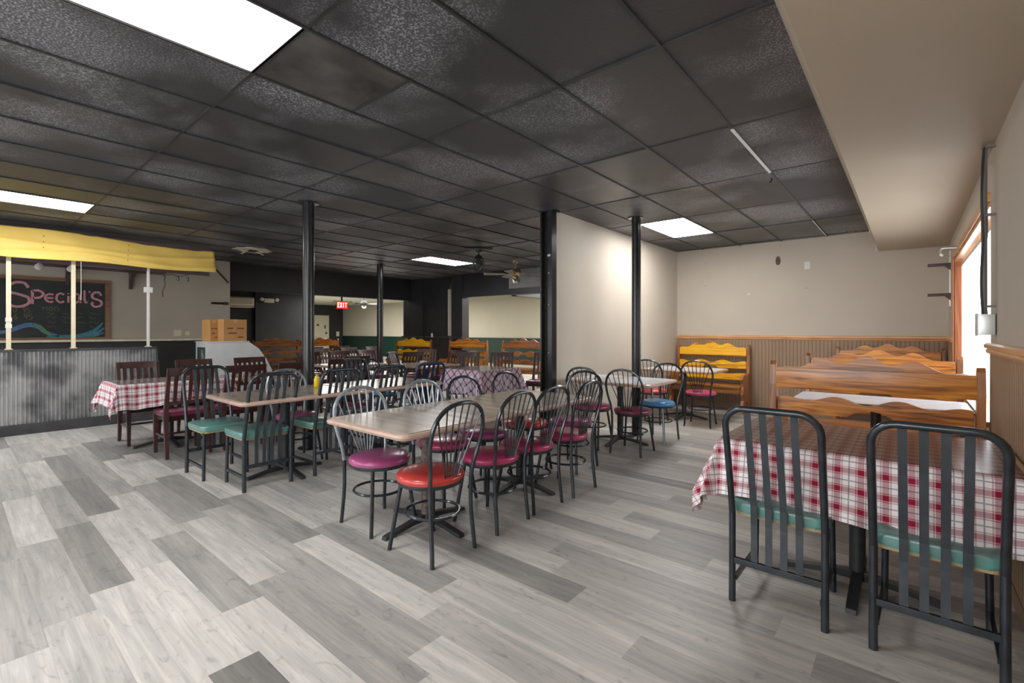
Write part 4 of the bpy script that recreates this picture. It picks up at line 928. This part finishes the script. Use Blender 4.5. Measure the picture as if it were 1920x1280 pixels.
# white display case, leaning panels and boxes at the bar end
dc = thing('display_case', 'white curved-front display case with a glass end at the bar', 'display case', (-9.0, 3.1, 0), 0)
cs = [(.0, 0), (.62, 0), (.62, .62), (.55, .85), (.42, 1.03), (.30, 1.12), (0, 1.12)]
P('body', [(-.42 + a * 1.35, c) for a, c in cs], 'x', -.30, .30, M['offwhite'], dc, .006) if False else None
bm = bmesh.new(); prism(bm, [(-.40, 0), (.62, 0), (.62, .62), (.52, .82), (.40, 1.0), (.24, 1.12), (-.40, 1.12)], 'x', -.22, .32, .006)
to_obj('body', bm, M['offwhite'], dc)
B('side_window', -.12, .24, -.408, -.396, .74, 1.04, M['glassdark'], dc); B('window_handle', .10, .13, -.42, -.405, .84, 1.0, M['steel'], dc); B('top_lid', -.23, .33, -.41, .24, 1.12, 1.135, M['white'], dc, .003); B('plinth', -.2, .3, -.38, .6, 0, .08, M['dark_trim'], dc)
for x, y, lean, lab in ((-8.85, 2.30, -14, 'left of two leaning stainless panels beside the bar end'), (-8.9, 2.50, -14, 'right of two leaning stainless panels beside the bar end')):
    bm = bmesh.new(); box(bm, -.01, .01, -.09, .09, 0, 1.14, .003, Matrix.Rotation(R(lean), 4, 'X')); o = to_obj('leaning_board', bm, M['steel'], None, loc=(x, y + .25, 0)); tag(o, lab, 'panel', 'leaning stainless panels')
def carton(name, lab, loc, rz, a, b_, h_, grp):
    t = thing(name, lab, 'box', loc, rz, grp); bm = bmesh.new(); box(bm, -a, a, -b_, b_, 0, h_, .004); to_obj('carton', bm, M['card'], t)
    B('tape_strip', -a - .001, a + .001, -.03, .03, h_ - .05, h_ + .001, M['tape'], t)
    for z, x0, x1 in ((h_ * .56, -.7, -.2), (h_ * .56, .1, .75), (h_ * .34, -.6, .1), (h_ * .15, .2, .7)): B('printed_line', a, a + .0015, b_ * x0, b_ * x1, z, z + .02, M['card_print'], t)
    return t
carton('cardboard_box', 'large cardboard box with faded print on top of the white display case', (-8.98, 3.14, 1.135), 12, .16, .20, .37, 'cardboard boxes on the display case')
carton('cardboard_box', 'narrow cardboard box at the left of the larger one on the display case', (-9.05, 2.86, 1.135), 12, .12, .065, .36, 'cardboard boxes on the display case')

# split air conditioner, emergency lights, exit sign
ac = thing('air_conditioner', 'long cream wall unit above the dark far left doorway', 'air conditioner', (-14.9, 5.05, 1.98))
bm = bmesh.new(); prism(bm, [(0, 0), (.16, .02), (.22, .10), (.21, .27), (.16, .31), (0, .31)], 'y', -1.1, .72, .01)
for v in bm.verts: pass
o = to_obj('casing', bm, M['plate'], ac); o.data.transform(Matrix.Identity(4)); B('louver', .12, .20, -1.05, .68, .0, .02, M['white'], ac); B('end_cap', 0, .2, .72, .74, .01, .30, M['white'], ac)
def emerg(loc, lab, rz=0):
    t = thing('emergency_light', lab, 'emergency light', loc, rz, 'twin head emergency lights'); B('housing', -.05, .05, -.14, .14, -.06, .06, M['plate'], t, .006)
    for s in (1, -1): L('lamp_head', [(.02, 0), (.05, .02), (.055, .07), (.045, .075)], M['white'], t, 14, rot=Matrix.Translation((.0, s * .22, .02)) @ Matrix.Rotation(R(80), 4, 'Y')); B('arm', -.01, .01, s * .14 - .02, s * .22, .02, .04, M['white'], t)
    return t
emerg((-14.82, 6.25, 2.22), 'twin head emergency light right of the cream wall unit')
ex = thing('exit_sign', 'red lit EXIT sign with two small lamp heads hanging in the far opening', 'exit sign', (-11.0, 6.42, 1.86))
B('housing', -.02, .02, -.16, .16, 0, .2, M['dark_trim'], ex, .004); B('face', .02, .024, -.15, .15, .01, .19, M['red_sign'], ex); B('hanger', -.01, .01, -.02, .02, .2, .31, M['dark_trim'], ex)
def exitL(ch, y):
    segs = {'E': [(0, 0, .012, .12), (0, 0, .05, .018), (0, .051, .042, .018), (0, .102, .05, .018)], 'X': None, 'I': [(.02, 0, .014, .12)], 'T': [(.02, 0, .014, .12), (0, .102, .055, .018)]}[ch]
    bm = bmesh.new()
    if ch == 'X':
        prism(bm, [(y, .04), (y + .016, .04), (y + .055, .16), (y + .039, .16)], 'x', .024, .027); prism(bm, [(y + .039, .04), (y + .055, .04), (y + .016, .16), (y, .16)], 'x', .024, .0275)
    else:
        for a, z, w_, h_ in segs: box(bm, .024, .027, y + a, y + a + w_, .04 + z, .04 + z + h_)
    to_obj('letter', bm, M['exit_letter'], ex)
for i, ch in enumerate('EXIT'): exitL(ch, -.125 + .066 * i)
for s in (1, -1): L('lamp_head', [(.02, 0), (.045, .02), (.05, .06), (.04, .065)], M['plate'], ex, 12, rot=Matrix.Translation((0, s * .22, .15)) @ Matrix.Rotation(R(80), 4, 'Y')); B('lamp_arm', -.008, .008, min(s * .15, s * .22), max(s * .15, s * .22), .14, .155, M['plate'], ex)
plate('switch_plate', 'white switch on the black wall above the yellow bench', 'switch', (-9.95, 8.48, 1.19), .08, .11, 'y', M['plate'])
plate('switch_plate', 'small white switch on the black wall beside the cream door', 'switch', (-22.49, 12.9, 1.15), .16, .24, 'x', M['plate'])

# ceiling hole, lantern, fans
vh = thing('ceiling_hole', 'torn hole in the black ceiling with ragged cream edges', 'hole', (-8.9, 3.48, CZ - .012))
rg = random.Random(11); pts = [(math.cos(a) * .30 * rg.uniform(.75, 1.15), math.sin(a) * .30 * rg.uniform(.75, 1.15)) for a in [2 * math.pi * k / 20 for k in range(20)]]
P('torn_edge', pts, 'z', 0, .008, M['torn'], vh); P('opening', [(a * .42 - .05, b_ * .42) for a, b_ in pts], 'z', -.003, .002, M['plug'], vh)
for k in range(4):
    a = 1.6 * k + .4; bm = bmesh.new(); box(bm, -.07, .07, -.015, .02, -.03, -.02, 0, Matrix.Rotation(a, 4, 'Z') @ Matrix.Translation((.18, 0, 0)) @ Matrix.Rotation(R(18), 4, 'Y')); to_obj('hanging_flap', bm, M['torn'], vh)
ln = thing('hanging_lantern', 'black caged lantern hanging from a black bar on the ceiling', 'lamp', (-5.7, 5.9, CZ))
B('mounting_bar', -.24, .24, -.05, .05, -.035, -.009, M['iron'], ln, .006); bpy.data.objects['mounting_bar'].rotation_euler = (0, 0, R(40))
L('canopy', [(.06, -.03), (.05, -.07), (.02, -.08)], M['iron'], ln, 16); L('stem', [(.012, -.07), (.012, -.13)], M['iron'], ln, 8)
L('cap', [(.015, -.12), (.05, -.14), (.085, -.19), (.085, -.20), (.02, -.20)], M['iron'], ln, 16); L('globe', [(.03, -.20), (.06, -.23), (.065, -.30), (.045, -.36), (.01, -.38)], M['glassdark'], ln, 16); L('reflector', [(.02, -.21), (.03, -.24), (.01, -.26)], M['chrome'], ln, 10)
for k in range(6):
    a = 2 * math.pi * k / 6; T('cage_wire', catmull([(.08 * math.cos(a), .08 * math.sin(a), -.20), (.095 * math.cos(a), .095 * math.sin(a), -.28), (.07 * math.cos(a), .07 * math.sin(a), -.38), (.02 * math.cos(a), .02 * math.sin(a), -.42)], 3), .005, M['iron'], ln, 6)
L('cage_ring', [(.085, -.30), (.097, -.30), (.097, -.29), (.085, -.29)], M['iron'], ln, 18)
def fan(loc, lab, zc, body, blade, off=0, rad=.62):
    t = thing('ceiling_fan', lab, 'ceiling fan', loc, 0, 'ceiling fans')
    L('canopy', [(.07, 0), (.065, -.03), (.03, -.06)], M[body], t, 18); L('down_rod', [(.012, -.05), (.012, -.16)], M[body], t, 8)
    L('motor_housing', [(.03, -.15), (.09, -.17), (.12, -.21), (.12, -.25), (.08, -.29), (.05, -.31)], M[body], t, 24); L('switch_cup', [(.05, -.31), (.06, -.34), (.05, -.38), (.02, -.40)], M[body], t, 18)
    for k in range(5):
        mt = Matrix.Rotation(R(72 * k + off), 4, 'Z') @ Matrix.Translation((0, 0, -.27)) @ Matrix.Rotation(R(10), 4, 'X')
        bm = bmesh.new(); prism(bm, [(.20, -.05), (.30, -.062), (rad, -.075), (rad + .03, -.05), (rad + .035, 0), (rad + .03, .05), (rad, .075), (.30, .062), (.20, .05)], 'z', -.004, .004)
        for v in bm.verts: v.co = mt @ v.co
        bl = to_obj('blade', bm, M[blade], t)
        bm = bmesh.new(); box(bm, .09, .24, -.014, .014, -.01, -.004)
        for v in bm.verts: v.co = mt @ v.co
        to_obj('blade_arm', bm, M[body], bl)
    for k in range(3):
        a = 2 * math.pi * k / 3 + .5; L('light_shade', [(.02, 0), (.035, -.02), (.055, -.07), (.05, -.07)], M['chrome'], t, 12, rot=Matrix.Translation((.08 * math.cos(a), .08 * math.sin(a), -.36)) @ Matrix.Rotation(R(35), 4, Vector((-math.sin(a), math.cos(a), 0))))
    return t
fan((-6.2, 7.5, CZ), 'brown bladed ceiling fan with brass motor left of the partition post', 0, 'brass', 'fanblade', 8)
fan((-7.9, 11.0, 2.6), 'farther brass fan partly hidden by the partition post', 0, 'brass', 'darkblade', 20)
fan((-15.9, 10.2, 2.6), 'small dark fan on the cream ceiling beyond the slim pole', 0, 'iron', 'darkblade', 15, .7)

# ------------------------------------------------------------------ right wall fittings
jb = thing('junction_box', 'grey metal box with conduit and cables beside the side window', 'electrical box', (WX - .045, 4.02, 0))
B('box_body', -.035, .04, -.05, .05, 1.285, 1.41, M['steel'], jb, .004); B('box_cover', -.04, -.034, -.055, .055, 1.28, 1.415, M['offwhite'], jb, .003)
for z in (1.31, 1.385): L('screw', [(.006, 0), (.004, .003)], M['chrome'], jb, 8, rot=Matrix.Translation((-.04, 0, z)) @ Matrix.Rotation(R(-90), 4, 'Y'))
T('conduit', [(0, .01, 1.41), (0, .01, 2.43)], .011, M['cable'], jb)
T('cable', catmull([(-.012, -.02, 1.41), (-.02, -.035, 1.6), (-.012, -.015, 1.85), (-.018, -.04, 2.1), (-.012, -.01, 2.3), (-.004, .0, 2.42)], 6), .006, M['cable_black'], jb, 6)
T('cable', catmull([(.01, .03, 1.41), (.0, .045, 1.65), (.01, .02, 1.95), (.0, .04, 2.2), (.006, .01, 2.42)], 6), .005, M['cable'], jb, 6)
for z in (1.45, 2.0, 2.41): B('conduit_clamp', -.016, .044, -.005, .022, z, z + .014, M['cable'], jb)
for z, lab in ((2.13, 'upper dark shelf bracket in the far right corner'), (1.75, 'lower dark shelf bracket in the far right corner')):
    t = thing('shelf_bracket', lab, 'bracket', (WX, 8.12, z), 0, 'shelf brackets in the corner'); B('arm', -.22, 0, -.03, .03, .0, .035, M['bracket'], t, .004); P('knee', [(-.06, 0), (0, 0), (0, -.06)], 'y', -.015, .015, M['bracket'], t)
for y in (8.06, 8.16): pass
ss = thing('shelf_standard', 'pale slotted metal strip holding the two corner brackets', 'rail', (WX, 8.12, 0)); B('strip', -.014, -.001, -.012, .012, 1.62, 2.32, M['chrome'], ss); B('strip', -.014, -.001, .06, .084, 1.62, 2.32, M['chrome'], ss)
cr_ = thing('curtain_rod_bracket', 'pale metal hook bracket sticking out above the window corner', 'bracket', (WX, 6.75, 2.17)); B('wall_plate', -.008, 0, -.02, .02, -.05, .05, M['white'], cr_); T('arm', [(-.005, 0, .01), (-.13, 0, .01), (-.145, 0, .0), (-.15, 0, -.06)], .010, M['chrome'], cr_); T('hook_tip', [(-.15, 0, -.05), (-.13, 0, -.07)], .012, M['white'], cr_)
t = thing('wall_scar', 'white plaster scar high on the right wall below the soffit', 'patch', (WX, 3.0, 0)); P('patch', [(-.02, 2.33), (.01, 2.35), (.02, 2.42), (-.01, 2.43), (-.03, 2.40)], 'x', -.003, -.0005, M['white'], t)
t = thing('hanging_wire', 'thin pale wire dangling at the soffit edge near the back wall', 'wire'); T('strand', catmull([(-.40, 7.6, 2.72), (-.405, 7.6, 2.65), (-.40, 7.61, 2.56)], 3), .004, M['white'], t, 6); T('strand', [(-.36, 8.2, 2.5), (-.36, 8.2, 2.40)], .004, M['white'], t, 6)
t = thing('ceiling_hook', 'small black hook on the ceiling near the white strip', 'hook', (-.99, 4.95, CZ)); T('shaft', [(0, 0, -.005), (0, 0, -.03), (-.02, .01, -.04)], .006, M['plug'], t, 6)
